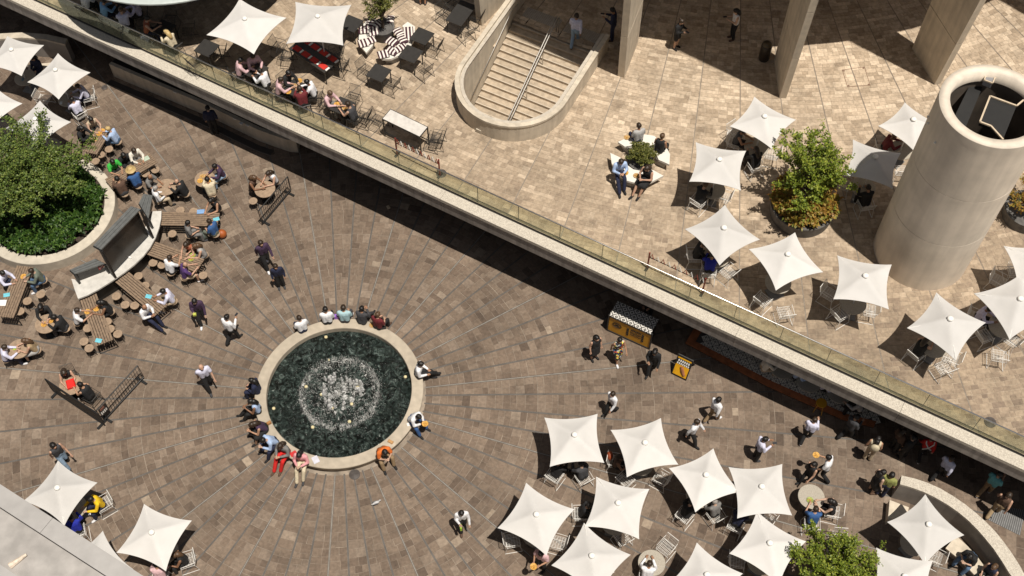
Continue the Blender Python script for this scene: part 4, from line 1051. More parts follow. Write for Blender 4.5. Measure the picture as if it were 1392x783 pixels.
parasol(1, [(1080, 315), (1118.5, 370.6), (1055, 396.2), (1018.6, 338.7)], A+'on the terrace just below the bright green tree')
parasol(1, [(1138, 346.4), (1212.2, 359.6), (1208.4, 420.9), (1133, 407)], A+'at the foot of the tall round shaft')
parasol(1, [(1272, 396), (1338.6, 439.6), (1301.6, 490), (1233.9, 445.5)], A+'on the terrace over a long brown haired diner near the glass')
parasol(1, [(1158, 190), (1225.7, 207), (1213.5, 257.5), (1147, 239)], A+'partly shaded between the bright green tree and the shaft')
parasol(1, [(1235, 139.3), (1283, 170), (1239, 206), (1193.4, 174.3)], A+'tucked behind the rim of the tall shaft')
parasol(1, [(1026, 132), (1083.2, 162), (1047, 203), (992, 173.7)], A+'on the terrace over a busy table behind the bright green tree')
parasol(1, [(1325, 401), (1398, 371), (1436, 430), (1366.7, 460)], A+'on the terrace over the diner in lilac')
parasol(1, [(1363, 333), (1438, 331), (1452, 392), (1386, 394)], A+'on the terrace beyond the shaft over empty white chairs')
parasol(1, [(324, -3), (388.3, 23.8), (347.5, 74), (280.5, 46)], A+'on the terrace beside the round canopy roof', False, zc=2.3)
parasol(1, [(400.3, 2.6), (477, 5.6), (467, 63), (390.4, 58.8)], A+'over the dark table with red placemats', False, zc=2.3)
def table_at(px, py, lvl, maker, key, label, group, h=.745, rz=0.):
    z0 = UP if lvl else 0.; q = at(px, py, z0+h); TABLES.append(Vector((q.x, q.y, z0))); TNAME.append('at the '+label)
    return place(key, maker, (q.x, q.y, z0), rz, label, 'table', group)
st_ = round_table(STONE_T, .46, .745); wt_ = round_table(WOODL, .42, .745)
table_at(1103, 675, 0, st_, 'stone_table', 'uncovered speckled round table shared by a black top and a navy top', None)
table_at(886, 765, 0, st_, 'stone_table', 'uncovered speckled round table with a white shirted diner', None)
table_at(1142, 753, 0, st_, 'stone_table', 'round stone table laid with food beside the plaza tree', None)
for px, py in ((1064, 500), (1100, 518), (1141, 533)): table_at(px, py, 0, st_, 'stone_table', 'pale round table on the patterned cafe deck', 'tables on the cafe deck')
for px, py, lb in ((226, 254, 'shared by a bald man and a man in black'), (278.5, 243, 'covered with food between a purple top and a cream shirt'), (360, 257, 'behind the black slatted barrier'), (62.6, 440, 'with two people in black'), (25.5, 474, 'shared by a white shirt and a long haired woman'), (96, 523, 'with a red bag on it inside the corner of the barriers')):
    table_at(px, py, 0, wt_, 'wood_table', 'round timber cafe table '+lb, None)
LT = [((147.5, 250.5), (209, 214), 'beside the planter with the straw hat diner'), ((218.5, 297), (297, 298.4), 'with the blue shirted diner and an orange bag'), ((202.5, 336), (272, 361), 'with a purple topped diner in shorts'),
      ((166, 376.5), (219.5, 421), 'running out from the middle of the curved counter'), ((119.5, 402.5), (142, 465.5), 'with a white shirt facing a long haired woman in black'), ((34, 362), (7, 431), 'beside the planter with a grey green top at its end'), ((141, 176), (122, 207), 'crowded with food in front of the two pale blue shirts')]
for a, b, lb in LT:
    p, q = at(*a, .78), at(*b, .78); L = round((q-p).length, 1); c = (p+q)/2; d = q-p
    place('long%.1f' % L, long_table(L), (c.x, c.y, 0), math.atan2(d.y, d.x), 'long slatted timber table '+lb, 'table')
    for u in (.15, .5, .85): TABLES.append(Vector((*(p.lerp(q, u))[:2], 0))); TNAME.append('at the long table '+lb)
ZB = lambda x, y: (350+x/3.914, y/3.914)
sq = square_table(); DI = math.atan2(LD.y, LD.x)
for (px, py), lb in ((ZB(498, 125), 'beside the parasol shading the red placemats'), (ZB(875, 192), 'against the striped bench with one chair'), (ZB(815, 287), 'below the striped bench cushions'), (ZB(645, 387), 'with two empty wire chairs in the open'), (ZB(1065, 92), 'joined to a second table near the stairs'), (ZB(1100, 45), 'close to the stair parapet, joined to another'), (ZB(455, 565), 'where a pink shirt and a dark top eat by the glass'), (ZB(205, 470), 'shared by four diners by the glass'),
                    (Z1(1100, 255), 'standing empty beside the white bloused diner'), (Z1(870, 150), 'in the shade with a woman in orange'), (Z1(620, 30), 'under the round canopy among white shirts'), (Z1(1360, 375), 'by the glass with two pale shirted men')):
    table_at(px, py, 1, sq, 'sq', 'square black cafe table '+lb, None, .74, DI+.02)
# dark table with red placemats
q = at(*ZB(305, 285), UP+.75); TABLES.append(Vector((q.x, q.y, UP))); TNAME.append('at the long black table with red placemats')
d = at(*ZB(400, 340), UP+.75)-at(*ZB(215, 215), UP+.75); rz = math.atan2(d.y, d.x)
t = place('bigtable', square_table(2.0, .95), (q.x, q.y, UP), rz, 'long black dining table set with red placemats under a parasol', 'table')
RED = mat('placemat_red', (.5, .025, .015), .6, .1)
for i in range(4):
    for s in (-1, 1):
        c, sn = math.cos(rz), math.sin(rz); x, y = -.72+.48*i, s*.26
        m_ = tag(MB().box((0, 0, 0), (.33, .24, .008)).build('placemat', RED, None, loc=(q.x+c*x-sn*y, q.y+sn*x+c*y, UP+.752)), 'red placemat laid on the long black dining table', 'placemat', 'red placemats'); m_.rotation_euler.z = rz
        x2 = x+.24
        m_ = tag(MB().box((0, 0, 0), (.08, .2, .014)).build('napkin', WHITE, None, loc=(q.x+c*x2-sn*y, q.y+sn*x2+c*y, UP+.755)), 'folded white napkin between the red placemats', 'napkin', 'white napkins'); m_.rotation_euler.z = rz
# white high table on black frame
ZH = lambda x, y: (500+x/7.117, 130+y/7.117)
hq = [at(*ZH(*p), UP+1.05) for p in ((215, 125), (580, 300), (505, 402), (140, 225))]; c = sum(hq, Vector())/4; d = (hq[1]-hq[0])
Lh, Dh = (hq[1]-hq[0]).length, (hq[3]-hq[0]).length
ht_ = thing('high_table', 'white topped high table on a black frame near the glass balustrade', 'table', (c.x, c.y, UP), math.atan2(d.y, d.x))
MB().box((0, 0, 1.03), (Lh-.04, Dh-.04, .03)).build('table_top', mat('table_offwhite', (.58, .55, .51), .6), ht_); 
for s in (-1, 1):
    MB().box((0, s*(Dh/2-.01), 1.025), (Lh, .025, .045)).build('edge_rail', BLACK, ht_); MB().box((s*(Lh/2-.01), 0, 1.025), (.025, Dh-.05, .045)).build('edge_rail', BLACK, ht_)
    for r_ in (-1, 1): MB().box((s*(Lh/2-.02), r_*(Dh/2-.02), .5), (.04, .04, 1.0)).build('leg', BLACK, ht_)
    MB().box((0, s*(Dh/2-.02), .25), (Lh-.08, .03, .03)).build('foot_rail', BLACK, ht_)
TABLES.append(Vector((c.x, c.y, UP))); TNAME.append('beside the white topped high table')
# chairs
def short(t):
    """keep a seat's label within sixteen words"""
    for x, y in (('square black cafe table', 'black table'), (' wire chair', ' chair'), ('timber stool under', 'stool under'), (' on the terrace', ''), (' on the lower plaza', ''), ('in front of', 'by'), ('at the end of', 'ending'), (' sitting', ''), (' the white crescent', ' the crescent'), ('long brown haired', 'brown haired'), ('with back to', 'backing'), ('the two', 'two'), (' speckled', ''), ('with fair hair', ''), (' timber table', ' table'), (' and a grey skirt', '')):
        if len(t.split()) <= 16: break
        t = t.replace(x, y)
    w_ = t.split()[:16]
    while w_[-1] in ('a', 'an', 'the', 'at', 'by', 'of', 'in', 'with', 'and', 'to', 'dark', 'plaza', 'under'): w_.pop()
    return ' '.join(w_)
def chair(px, py, lvl, black=False, face=None, label=None, group=None, pos=None):
    z0 = UP if lvl else 0.; q = pos if pos is not None else at(px, py, z0+.45)
    n, tn = near_table(q, z0)
    if face is None: face = math.atan2(n.y-q.y, n.x-q.x)
    key = 'bchair' if black else 'wchair'
    return place(key, lambda: wire_chair(BW if black else WW), (q.x, q.y, z0), face-math.pi/2, short(label or ('empty '+('black' if black else 'white')+' wire chair '+tn)), 'chair', group or ('empty black chairs' if black else ('empty white chairs on the terrace' if lvl else 'empty white chairs on the lower plaza')))
for p in ((982, 268), (1037, 408), (1067, 425), (990, 370), (1128, 400), (1142, 427), (1180, 422), (1283, 500), (1292, 487), (1338, 457), (1375, 462), (1358, 484), (1357, 382), (1380, 370), (1147, 251), (1225, 232), (1048, 210), (1000, 182)): chair(*p, 1)
for p in ((851, 652), (898, 650), (846, 731), (697, 735), (758, 738), (1003, 763), (1270, 757), (1020, 745), (60, 135), (1040, 705), (820, 770), (905, 745)): chair(*p, 0)
oc_ = chair(838, 628, 0, label='white wire chair with an orange bag slung over it', group='x'); del oc_['group']
q = at(829, 619, .75); tag(MB().sphere((0, 0, 0), .17, 10, 7, (.7, 1, 1.3)).build('shoulder_bag', mat('orange_leather', (.3, .06, .02), .6), None, True, (q.x, q.y, .72)), 'orange bag slung on a white chair under the lower parasols', 'bag')
for x, y in ((995, 75), (1040, 25), (1160, 92), (1112, 168), (940, 243), (885, 365), (578, 372), (712, 445), (505, 520), (560, 620), (115, 250), (440, 355), (350, 330), (415, 280), (160, 300), (640, 640), (955, 735), (930, 745)): chair(*ZB(x, y), 1, True)
for x, y in ((1165, 285), (1000, 170), (905, 105), (1040, 330)): chair(*Z1(x, y), 1, True)
yst = thing('bar_stool', 'mustard yellow round stool at the kerb of the tiled cafe deck', 'stool', (*at(*S5(913, 530), .62)[:2], .05))
YM = mat('stool_yellow', (.55, .27, .01), .5)
MB().lathe([(0, .58), (.19, .58), (.2, .6), (.19, .62), (0, .622)], 20).build('seat', YM, yst)
for k in range(4): a = k*math.pi/2+.4; MB().tube([(.13*math.cos(a), .13*math.sin(a), .58), (.22*math.cos(a), .22*math.sin(a), 0)], .014, 5).build('leg', YM, yst)
SP_ = [(148, 202.5), (137, 210), (130, 219), (124, 229), (198, 236), (211, 230.6), (245, 285.6), (263, 287), (234, 317.5), (208, 357), (220, 360), (188, 375), (276, 374), (344, 273), (37, 409), (55, 400), (27, 423), (158, 402.5), (170, 414), (183, 415), (160, 453.7), (149.5, 447), (145.6, 437), (119, 446), (114, 464), (121, 473), (197, 388)]
def stool_at(q, label=None, group=None): return place('stool', stool, (q.x, q.y, 0), rng.uniform(0, 6), short(label or 'empty stool '+near_table(q, 0.)[1]), 'stool', group or 'empty timber stools')
for p in SP_: stool_at(at(*p, .48))
# crescent benches
def bench(label, px, z=.45, cushions=()):
    t = thing('crescent_bench', label, 'bench'); pts = [at(*p, UP+z) for p in px]
    MB().prism([p[:2] for p in pts], UP+z, UP+z-.1).build('seat', mat('bench_white', (.7, .67, .61), .5, .05), t)
    c = sum(pts, Vector())/len(pts); MB().prism([(p+(c-p)*.12)[:2] for p in pts], UP+z-.102, UP, .1).build('base', mat('bench_base', (.35, .33, .3), .7), t)
    return t
ZG = lambda x, y: (700+x/3.914, 200+y/3.914)
ZC = lambda x, y: (700+x/3.914, y/3.914)
bench('white crescent bench with a pale blue shirt and a black top facing each other', [ZG(*p) for p in ((507, 30), (515, 85), (545, 140), (595, 178), (660, 195), (720, 188), (790, 152), (735, 122), (680, 128), (630, 118), (590, 90), (560, 55))])
bench('white crescent bench with a person in grey and one in black seen from behind', [ZC(*p) for p in ((548, 755), (585, 780), (640, 770), (700, 775), (742, 800), (765, 850), (822, 875), (825, 820), (795, 765), (740, 722), (690, 715), (620, 722))])
SBX = lambda x, y: (370+x/5.568, y/5.568)
def stripe_mat():
    m = bpy.data.materials.new('striped_fabric'); m.use_nodes = True; t = m.node_tree; p = t.nodes['Principled BSDF']; p.inputs['Roughness'].default_value = .9
    co = t.nodes.new('ShaderNodeTexCoord'); wv = t.nodes.new('ShaderNodeTexWave'); wv.inputs['Scale'].default_value = 2.2; wv.bands_direction = 'X'
    t.links.new(co.outputs['Object'], wv.inputs['Vector']); cr = t.nodes.new('ShaderNodeValToRGB'); e = cr.color_ramp.elements; cr.color_ramp.interpolation = 'CONSTANT'; e.new(.4); e.new(.7)
    for k, (pos, c_) in enumerate(((0, (.75, .71, .65)), (.42, (.13, .02, .035)), (.6, (.05, .02, .03)), (.9, (.05, .02, .03)))): e[k].position = pos; e[k].color = (*c_, 1)
    t.links.new(wv.outputs[0], cr.inputs[0]); t.links.new(cr.outputs[0], p.inputs['Base Color']); return m
STR = stripe_mat()
def cushion(par, px, py, w, d, rz):
    q = at(px, py, UP+.56); mb = MB(); n = 8
    for lay_ in (1, -1):
        for i in range(n+1):
            for j in range(n+1):
                u, v = -1+2*i/n, -1+2*j/n; e = max(0, 1-abs(u)**4)*max(0, 1-abs(v)**4); mb.v.append((u*w/2, v*d/2, lay_*.07*math.sqrt(e)))
    for l_ in (0, 1):
        o = l_*(n+1)**2
        for i in range(n):
            for j in range(n): f = (o+i*(n+1)+j, o+(i+1)*(n+1)+j, o+(i+1)*(n+1)+j+1, o+i*(n+1)+j+1); mb.f.append(f if l_ == 0 else f[::-1])
    o = tag(mb.build('cushion', STR, None, True, (q.x, q.y, UP+.53)), 'plum and white striped cushion on the crescent bench '+('beside the red placemat parasol' if par.get('label', '').find('placemat') > 0 else 'against the black square tables'), 'cushion', 'striped cushions'); o.rotation_euler.z = rz
b_ = bench('white crescent bench with striped cushions towards the red placemat parasol', [SBX(*p) for p in ((665, 200), (655, 290), (670, 350), (712, 400), (760, 345), (775, 280), (790, 220), (830, 190), (780, 160), (720, 150))])
for x, y, w, d, r_ in ((700, 220, .5, .4, .1), (765, 230, .42, .5, .2), (690, 320, .42, .42, .35), (745, 300, .4, .35, .5), (745, 165, .55, .35, 1.4), (800, 180, .35, .35, .8)): cushion(b_, *SBX(x, y), w, d, r_)
b_ = bench('white crescent bench with striped cushions against the black square tables', [SBX(*p) for p in ((812, 400), (830, 445), (900, 445), (970, 415), (1040, 360), (1080, 290), (1080, 200), (1025, 165), (985, 195), (1010, 250), (985, 310), (930, 355), (870, 380))])
for x, y, w, d, r_ in ((840, 405, .45, .4, .3), (905, 380, .5, .35, -.5), (960, 365, .7, .3, .6), (905, 310, .5, .4, -.6), (960, 240, .55, .38, -1.0), (985, 290, .5, .35, -1.1), (1030, 250, .42, .75, .1), (895, 140, .4, .3, 1.5)): cushion(b_, *SBX(x, y), w, d, r_)

# barriers
def barrier(p0, p1, label, solid=False, sign=False, z=1.0):
    a, b = at(*p0, z), at(*p1, z); L = (b-a).length; d = b-a; c = (a+b)/2
    t = thing('barrier', label, 'barrier', (c.x, c.y, 0), math.atan2(d.y, d.x))
    MB().tube([(-L/2, 0, .12), (-L/2, 0, z), (L/2, 0, z), (L/2, 0, .12)], .025, 6, True).build('frame', BLACK, t)
    if solid: MB().box((0, 0, .56), (L-.06, .012, z-.2)).build('panel', mat('banner_black', (.012, .012, .012), .6), t)
    else:
        n = int(L/.11)
        for k in range(n): x = -L/2+L*(k+.5)/n; MB().tube([(x, 0, .12), (x+.03, 0, z)], .009, 4).build('slat', BLACK, t)
        for zz in (.4, .7): MB().tube([(-L/2, 0, zz), (L/2, 0, zz)], .008, 4).build('cross_rail', BLACK, t)
    for s in (-1, 1): MB().box((s*(L/2-.15), 0, .04), (.09, .5, .05)).build('foot', BLACK, t); MB().box((s*(L/2-.15), 0, .1), (.04, .04, .1)).build('stem', BLACK, t)
    if sign:
        s_ = MB().box((-L/2+.22, -.03, .72), (.36, .012, .5)).build('sign_plate', BLACK, t)
        MB().box((-L/2+.2, -.038, .86), (.2, .004, .12)).build('sign_print', mat('sign_brown', (.25, .1, .07), .6), s_)
        mb = MB()
        for k in range(4): mb.box((-L/2+.1+.075*k, -.038, .62), (.05, .004, .16-.03*(k % 2)))
        mb.build('sign_lettering', WHITE, s_)
barrier((351, 287), (391, 240), 'black slatted barrier behind the round table of two women')
barrier((61, 515), (133, 563), 'black barrier with a solid black banner by the red bag table', True)
barrier((131, 558), (187, 497), 'black see-through slatted barrier meeting the solid black one', False, True)
# row of red and white pickets behind the glass
def pickets(p0, p1, n, label):
    a, b = at(*p0, UP+.9), at(*p1, UP+.9); d = (b-a); L = d.length; c = (a+b)/2+LN*.12
    t = thing('picket_screen', label, 'screen', (c.x, c.y, UP), math.atan2(d.y, d.x))
    for s in (-1, 1): MB().box((s*L/2, 0, .5), (.05, .04, 1.0)).build('post', mat('picket_red', (.22, .03, .02), .5), t); MB().box((s*L/2, 0, .015), (.1, .3, .03)).build('foot', BLACK, t)
    MB().box((0, 0, .72), (L, .02, .03)).build('rail', BLACK, t)
    for k in range(n):
        x = -L/2+L*(k+.5)/n; mt = mat('picket_red', (.22, .03, .02)) if k % 2 == 0 else WHITE
        MB().tube([(x-.07, -.02, .74), (x, -.02, 1.0), (x+.07, -.02, .74)], .02, 5).build('picket', mt, t)
pickets((881, 349), (957, 384), 10, 'row of red and white pickets behind the glass beside the royal blue diner')
pickets((535, 193), (594, 222), 11, 'row of red and white pickets behind the glass below the white high table')
# bin under the tower
q = at(1038, 80, UP); bn = thing('waste_bin', 'dark round waste bin in the shade beside a tower column', 'bin', (q.x, q.y, UP))
MB().lathe([(.2, 0), (.22, .05), (.22, .75), (.2, .8), (0, .8)], 24).build('drum', mat('bin_bronze', (.03, .022, .015), .4, .2), bn, True)
MB().lathe([(.19, .8), (.2, .86), (.12, .93), (0, .95)], 24).build('lid', mat('bin_lid', (.1, .08, .05), .35, metal=.5), bn, True)
# pigeon
q = at(512, 685, 0); pg = thing('pigeon', 'grey and white pigeon walking alone on the paving beside the fountain', 'bird', (q.x, q.y, 0), .4)
mb = MB(); prof = [(-.19, .012, .1), (-.13, .025, .1), (-.07, .05, .105), (0, .062, .115), (.06, .052, .125), (.1, .03, .16), (.12, .024, .19), (.14, .026, .205), (.165, .018, .2), (.185, .004, .195)]
mb.tube([(x, 0, z) for x, r_, z in prof], [r_ for x, r_, z in prof], 10); mb.build('body', mat('pigeon_grey', (.4, .4, .42), .8, .3, 12, col2=(.65, .64, .62)), pg, True)
for s in (-1, 1):
    MB().sphere((-.03, s*.05, .12), .06, 8, 5, (1.7, .35, .75)).build('wing', mat('pigeon_wing', (.12, .12, .13), .8), pg, True)
    MB().tube([(0, s*.02, .07), (.01, s*.025, .01), (.04, s*.025, .004)], .006, 4).build('leg', mat('pigeon_leg', (.35, .1, .08), .7), pg)

# ------------------------------------------------------------------ people
def V(*a): return Vector(a)
SEAT = .47
def pose(kind):
    """joint positions, facing +y, feet level z = 0, hips over the origin"""
    J = {}
    sit = kind.startswith('sit')
    if sit:
        S = SEAT; hz = S+.1; lean = {'sit_table': .22, 'sit_lap': .08, 'sit_lean': .5, 'sit_cross': .12, 'sit_out': .15, 'sit_back': .3}[kind]
        up = V(0, math.sin(lean), math.cos(lean))
        pel = V(0, 0, hz)
        for s, k in ((-1, 'L'), (1, 'R')):
            hip = V(s*.09, .02, hz-.01); kn = V(s*.15, .43, S+.05); an = V(s*.14, .44, .09); 
            if kind == 'sit_out': kn = V(s*.13, .42, S+.07); an = V(s*.1, .72 if s > 0 else .6, .1)
            if kind == 'sit_lean': kn = V(s*.21, .4, S+.05); an = V(s*.19, .5, .09)
            if kind == 'sit_back': an = V(s*.12, .34, .09)
            if kind == 'sit_cross' and s > 0: kn = V(-.03, .45, S+.15); an = V(-.2, .6, S-.16)
            J['hip'+k], J['knee'+k], J['ank'+k] = hip, kn, an
            J['toe'+k] = an+V(s*.02, .16, -.055) if an.z < .2 else an+V(-.05, .14, -.06)
    else:
        up = V(0, .05, 1).normalized(); pel = V(0, 0, .93)
        for s, k in ((-1, 'L'), (1, 'R')):
            hip = V(s*.09, 0, .9); kn = V(s*.1, .03, .49); an = V(s*.1, -.01, .09)
            if kind.startswith('walk'):
                f = s; kn = V(s*.09, .16 if f > 0 else .02, .5); an = V(s*.08, (.22 if f > 0 else -.27), .09 if f > 0 else .14)
            J['hip'+k], J['knee'+k], J['ank'+k] = hip, kn, an
            J['toe'+k] = an+V(s*.02, .15, -.055) if not (kind.startswith('walk') and s < 0) else an+V(0, .1, -.11)
    J['pel'] = pel; J['chest'] = pel+up*.36; J['neck'] = pel+up*.53
    hd = up if not sit else V(0, math.sin(lean+.25), math.cos(lean+.25))
    if kind in ('stand_phone', 'walk_hold'): hd = V(0, .35, .94)
    J['head'] = J['neck']+hd*.155+V(0, .02, 0); J['hdir'] = hd
    fw = V(0, 1, 0)
    for s, k in ((-1, 'L'), (1, 'R')):
        sh = pel+up*.47+V(s*.185, 0, 0); J['sho'+k] = sh
        if kind == 'sit_table': el, wr = sh+V(s*.07, .16, -.24), sh+V(-s*.05, .4, -.2)
        elif kind in ('sit_lap', 'sit_cross', 'sit_back'): el, wr = sh+V(s*.06, .04, -.29), sh+V(-s*.06, .26, -.33)
        elif kind == 'sit_lean': el, wr = sh+V(s*.05, .1, -.27), sh+V(-s*.1, .27, -.14)
        elif kind == 'sit_out': el, wr = sh+V(s*.07, .1, -.27), sh+V(-s*.1, .32, -.17)
        elif kind in ('stand_phone', 'walk_hold') and (s > 0 or kind == 'stand_phone'): el, wr = sh+V(s*.05, .05, -.29), sh+V(-s*.06, .3, -.16)
        elif kind.startswith('walk'): el, wr = sh+V(s*.05, -s*.1-.02, -.28), sh+V(s*.05, -s*.2+.05, -.5)
        else: el, wr = sh+V(s*.06, -.03, -.29), sh+V(s*.06, .06, -.54)
        J['elb'+k], J['wri'+k] = el, wr
        d = (wr-el).normalized(); J['hand'+k] = wr+d*.09
    return J
def capsule(mb, a, ra, b, rb, n=10):
    a, b = Vector(a), Vector(b); d = b-a; L = d.length; d = d/L if L > 1e-6 else V(0, 0, 1)
    pts = [a-d*ra*.98, a-d*ra*.7, a, b, b+d*rb*.7, b+d*rb*.98]; rs = [ra*.2, ra*.71, ra, rb, rb*.71, rb*.2]
    mb.tube([tuple(p) for p in pts], rs, n)
def segs(J, inf, what):
    mb = MB(); up = (J['neck']-J['pel']).normalized()
    def cap(a, ra, b, rb): capsule(mb, a, ra+inf, b, rb+inf)
    if 'torso' in what:
        for s in (-1, 1): cap(J['pel']+V(s*.075, 0, .05), .1, J['pel']+up*.43+V(s*.1, 0, 0), .1)
        cap(J['pel']+up*.46+V(-.14, 0, 0), .062, J['pel']+up*.46+V(.14, 0, 0), .062); cap(J['pel']+up*.2, .11, J['pel']+up*.4, .115)
    if 'pelvis' in what:
        for s in (-1, 1): cap(J['pel']+V(s*.07, -.01, -.02), .105, J['pel']+V(s*.065, 0, .08), .1)
    if 'head' in what:
        cap(J['pel']+up*.46, .06, J['head']-J['hdir']*.06, .052)
        h = J['head']; cap(h+J['hdir']*.03-V(0, .012, 0), .092, h-J['hdir']*.06+V(0, .022, 0), .066)
        side = V(1, 0, 0); fwd = side.cross(J['hdir'])*-1
        if fwd.y < 0: fwd = -fwd
        cap(h+fwd*.09-J['hdir']*.0, .014, h+fwd*.1-J['hdir']*.03, .018)
        for s in (-1, 1): cap(h+V(s*.09, 0, -.01), .018, h+V(s*.093, -.005, -.04), .014)
    for k in 'LR':
        if 'uarm' in what: cap(J['sho'+k], .056, J['elb'+k], .044)
        if 'sleeve' in what: cap(J['sho'+k], .058, J['sho'+k].lerp(J['elb'+k], .72), .058)
        if 'farm' in what: cap(J['elb'+k], .042, J['wri'+k], .03)
        if 'hand' in what: cap(J['wri'+k].lerp(J['hand'+k], .25), .03, J['hand'+k]*.95+J['wri'+k]*.05, .034)
        if 'thigh' in what: cap(J['hip'+k], .085, J['knee'+k], .06)
        if 'short' in what: cap(J['hip'+k], .092, J['hip'+k].lerp(J['knee'+k], .75), .085)
        if 'shin' in what: cap(J['knee'+k], .057, J['knee'+k].lerp(J['ank'+k], .35), .058); cap(J['knee'+k].lerp(J['ank'+k], .35), .058, J['ank'+k], .04)
        if 'cuff' in what: cap(J['knee'+k], .062, J['ank'+k]+V(0, 0, .02), .055)
        if 'foot' in what: cap(J['ank'+k]+V(0, -.03, -.045), .037, J['toe'+k], .033)
        if 'skirt' in what: cap(J['hip'+k], .12, J['knee'+k]*.96+V(0, 0, .02), .115)
    if 'skirt' in what:
        kn = (J['kneeL']+J['kneeR'])/2; cap(J['pel'], .13, kn, .13)
    return mb
PARTS = {'body': ('torso pelvis head uarm farm hand thigh shin foot', 0, .02), 'topL': ('torso uarm farm', .017, .022), 'topS': ('torso sleeve', .017, .022),
         'trouser': ('pelvis thigh cuff', .016, .022), 'shorts': ('pelvis short', .014, .022), 'skirt': ('pelvis skirt', .012, .024), 'vest': ('torso', .014, .022)}
_pending = {}; POSE = {}
def need(kind, part): _pending.setdefault((kind, part), None)
def realize():
    tmp = []
    for (kind, part) in list(_pending):
        J = POSE.setdefault(kind, pose(kind)); w_, inf, vox = PARTS[part]
        me = segs(J, inf, w_.split()).mesh('tmp'); o = link('tmp', me)
        r = o.modifiers.new('r', 'REMESH'); r.mode = 'VOXEL'; r.voxel_size = vox; r.use_smooth_shade = True
        s = o.modifiers.new('s', 'SMOOTH'); s.iterations = 3; s.factor = .5; tmp.append(((kind, part), o))
    dg = bpy.context.evaluated_depsgraph_get()
    for key, o in tmp:
        me = bpy.data.meshes.new_from_object(o.evaluated_get(dg)); me.name = key[1]
        if key[1] == 'body': me = add_detail(me, POSE[key[0]])
        me.materials.clear(); me.materials.append(None); 
        if key[1] == 'body': me.materials.append(mat('eyes', (.03, .02, .015), .4)); me.materials.append(mat('lips', (.3, .12, .1), .5))
        me.polygons.foreach_set('use_smooth', [True]*len(me.polygons)); _pending[key] = me
    for key, o in tmp: bpy.data.objects.remove(o)
def add_detail(me, J):
    """fingers, eyes and mouth joined to the body mesh"""
    mb = MB(); h = J['head']; up = J['hdir']; side = V(1, 0, 0); fwd = up.cross(side)
    if fwd.y < 0: fwd = -fwd
    for k, s in (('L', -1), ('R', 1)):
        d = (J['hand'+k]-J['wri'+k]).normalized(); ac = V(0, 0, 1).cross(d); ac = ac.normalized() if ac.length > .2 else V(1, 0, 0); dn = d.cross(ac)
        if dn.z > 0: dn = -dn
        for q, ln in enumerate((.07, .085, .08, .06)):
            b = J['hand'+k]+d*.01+ac*(-.028+.019*q); m1 = b+d*ln*.55+dn*.01; mb.tube([tuple(b), tuple(m1), tuple(m1+d*ln*.35+dn*.028)], [.0095, .009, .007], 5)
        b = J['wri'+k]+d*.045-ac*.028; mb.tube([tuple(b), tuple(b-ac*.022+d*.03+dn*.008), tuple(b-ac*.024+d*.06+dn*.02)], [.012, .0105, .008], 5)
    nf = len(mb.f)
    for s in (-1, 1): mb.sphere(tuple(h+fwd*.088+side*s*.034+up*.012), .013, 6, 4)
    ne_ = len(mb.f); mb.sphere(tuple(h+fwd*.083-up*.062), .012, 6, 4, (1.9, .7, .5))
    vs = [tuple(v.co) for v in me.vertices]; fs = [tuple(p.vertices) for p in me.polygons]; n0 = len(fs); o = len(vs)
    out = bpy.data.meshes.new('body'); out.from_pydata(vs+mb.v, [], fs+[tuple(i+o for i in f) for f in mb.f]); out.update()
    mi = [0]*(n0+nf)+[1]*(ne_-nf)+[2]*(len(mb.f)-ne_); out.polygons.foreach_set('material_index', mi); return out
HAIRM = {}
def hair_mesh(kind, style):
    key = (kind, style)
    if key in HAIRM: return HAIRM[key]
    J = POSE[kind]; h, up = J['head'], J['hdir']; side = V(1, 0, 0); fwd = up.cross(side)
    if fwd.y < 0: fwd = -fwd
    mb = MB(); c = h+up*.034-fwd*.028
    if style == 'hat':
        mb.lathe([(.21, 0), (.2, .02), (.1, .03), (.1, .11), (.06, .13), (0, .13)], 20, tuple(h+up*.06))
    elif style == 'bald':
        mb.tube([tuple(h-fwd*.02+side*.097-up*.03), tuple(h-fwd*.1-up*.02), tuple(h-fwd*.02-side*.097-up*.03)], .022, 6)
    else:
        mb.sphere(tuple(c), .106, 14, 9, (.98, 1.0, 1.0))
        mb.sphere(tuple(c+up*.03+fwd*.03), .088, 12, 7, (1, 1, .9))
        if style == 'long':
            mb.tube([tuple(c-fwd*.03), tuple(c-fwd*.075-up*.12), tuple(c-fwd*.09-up*.26), tuple(c-fwd*.07-up*.36)], [.095, .1, .085, .03], 10)
        if style == 'bun': mb.sphere(tuple(c-fwd*.1+up*.05), .05, 8, 6)
    n = len(mb.v); rg = random.Random(3)
    if style not in ('hat',): mb.v = [(x+rg.gauss(0, .003), y+rg.gauss(0, .003), z+rg.gauss(0, .003)) for x, y, z in mb.v]
    me = mb.mesh('hair', True); me.materials.append(None); HAIRM[key] = me; return me
SHOEM = {}
def shoe_mesh(kind, k):
    if (kind, k) in SHOEM: return SHOEM[(kind, k)]
    J = POSE[kind]; mb = MB(); a, t = J['ank'+k], J['toe'+k]
    lo = .0
    pts = [a+V(0, -.055, -.045), a+V(0, -.03, -.04), a.lerp(t, .5)+V(0, 0, -.018), t, t+(t-a).normalized()*.04]
    mb.tube([tuple(p) for p in pts], [.025, .046, .047, .045, .018], 8)
    mb.v = [(x, y, max(z, .0)) for x, y, z in mb.v]
    me = mb.mesh('shoe', True); me.materials.append(None); SHOEM[(kind, k)] = me; return me
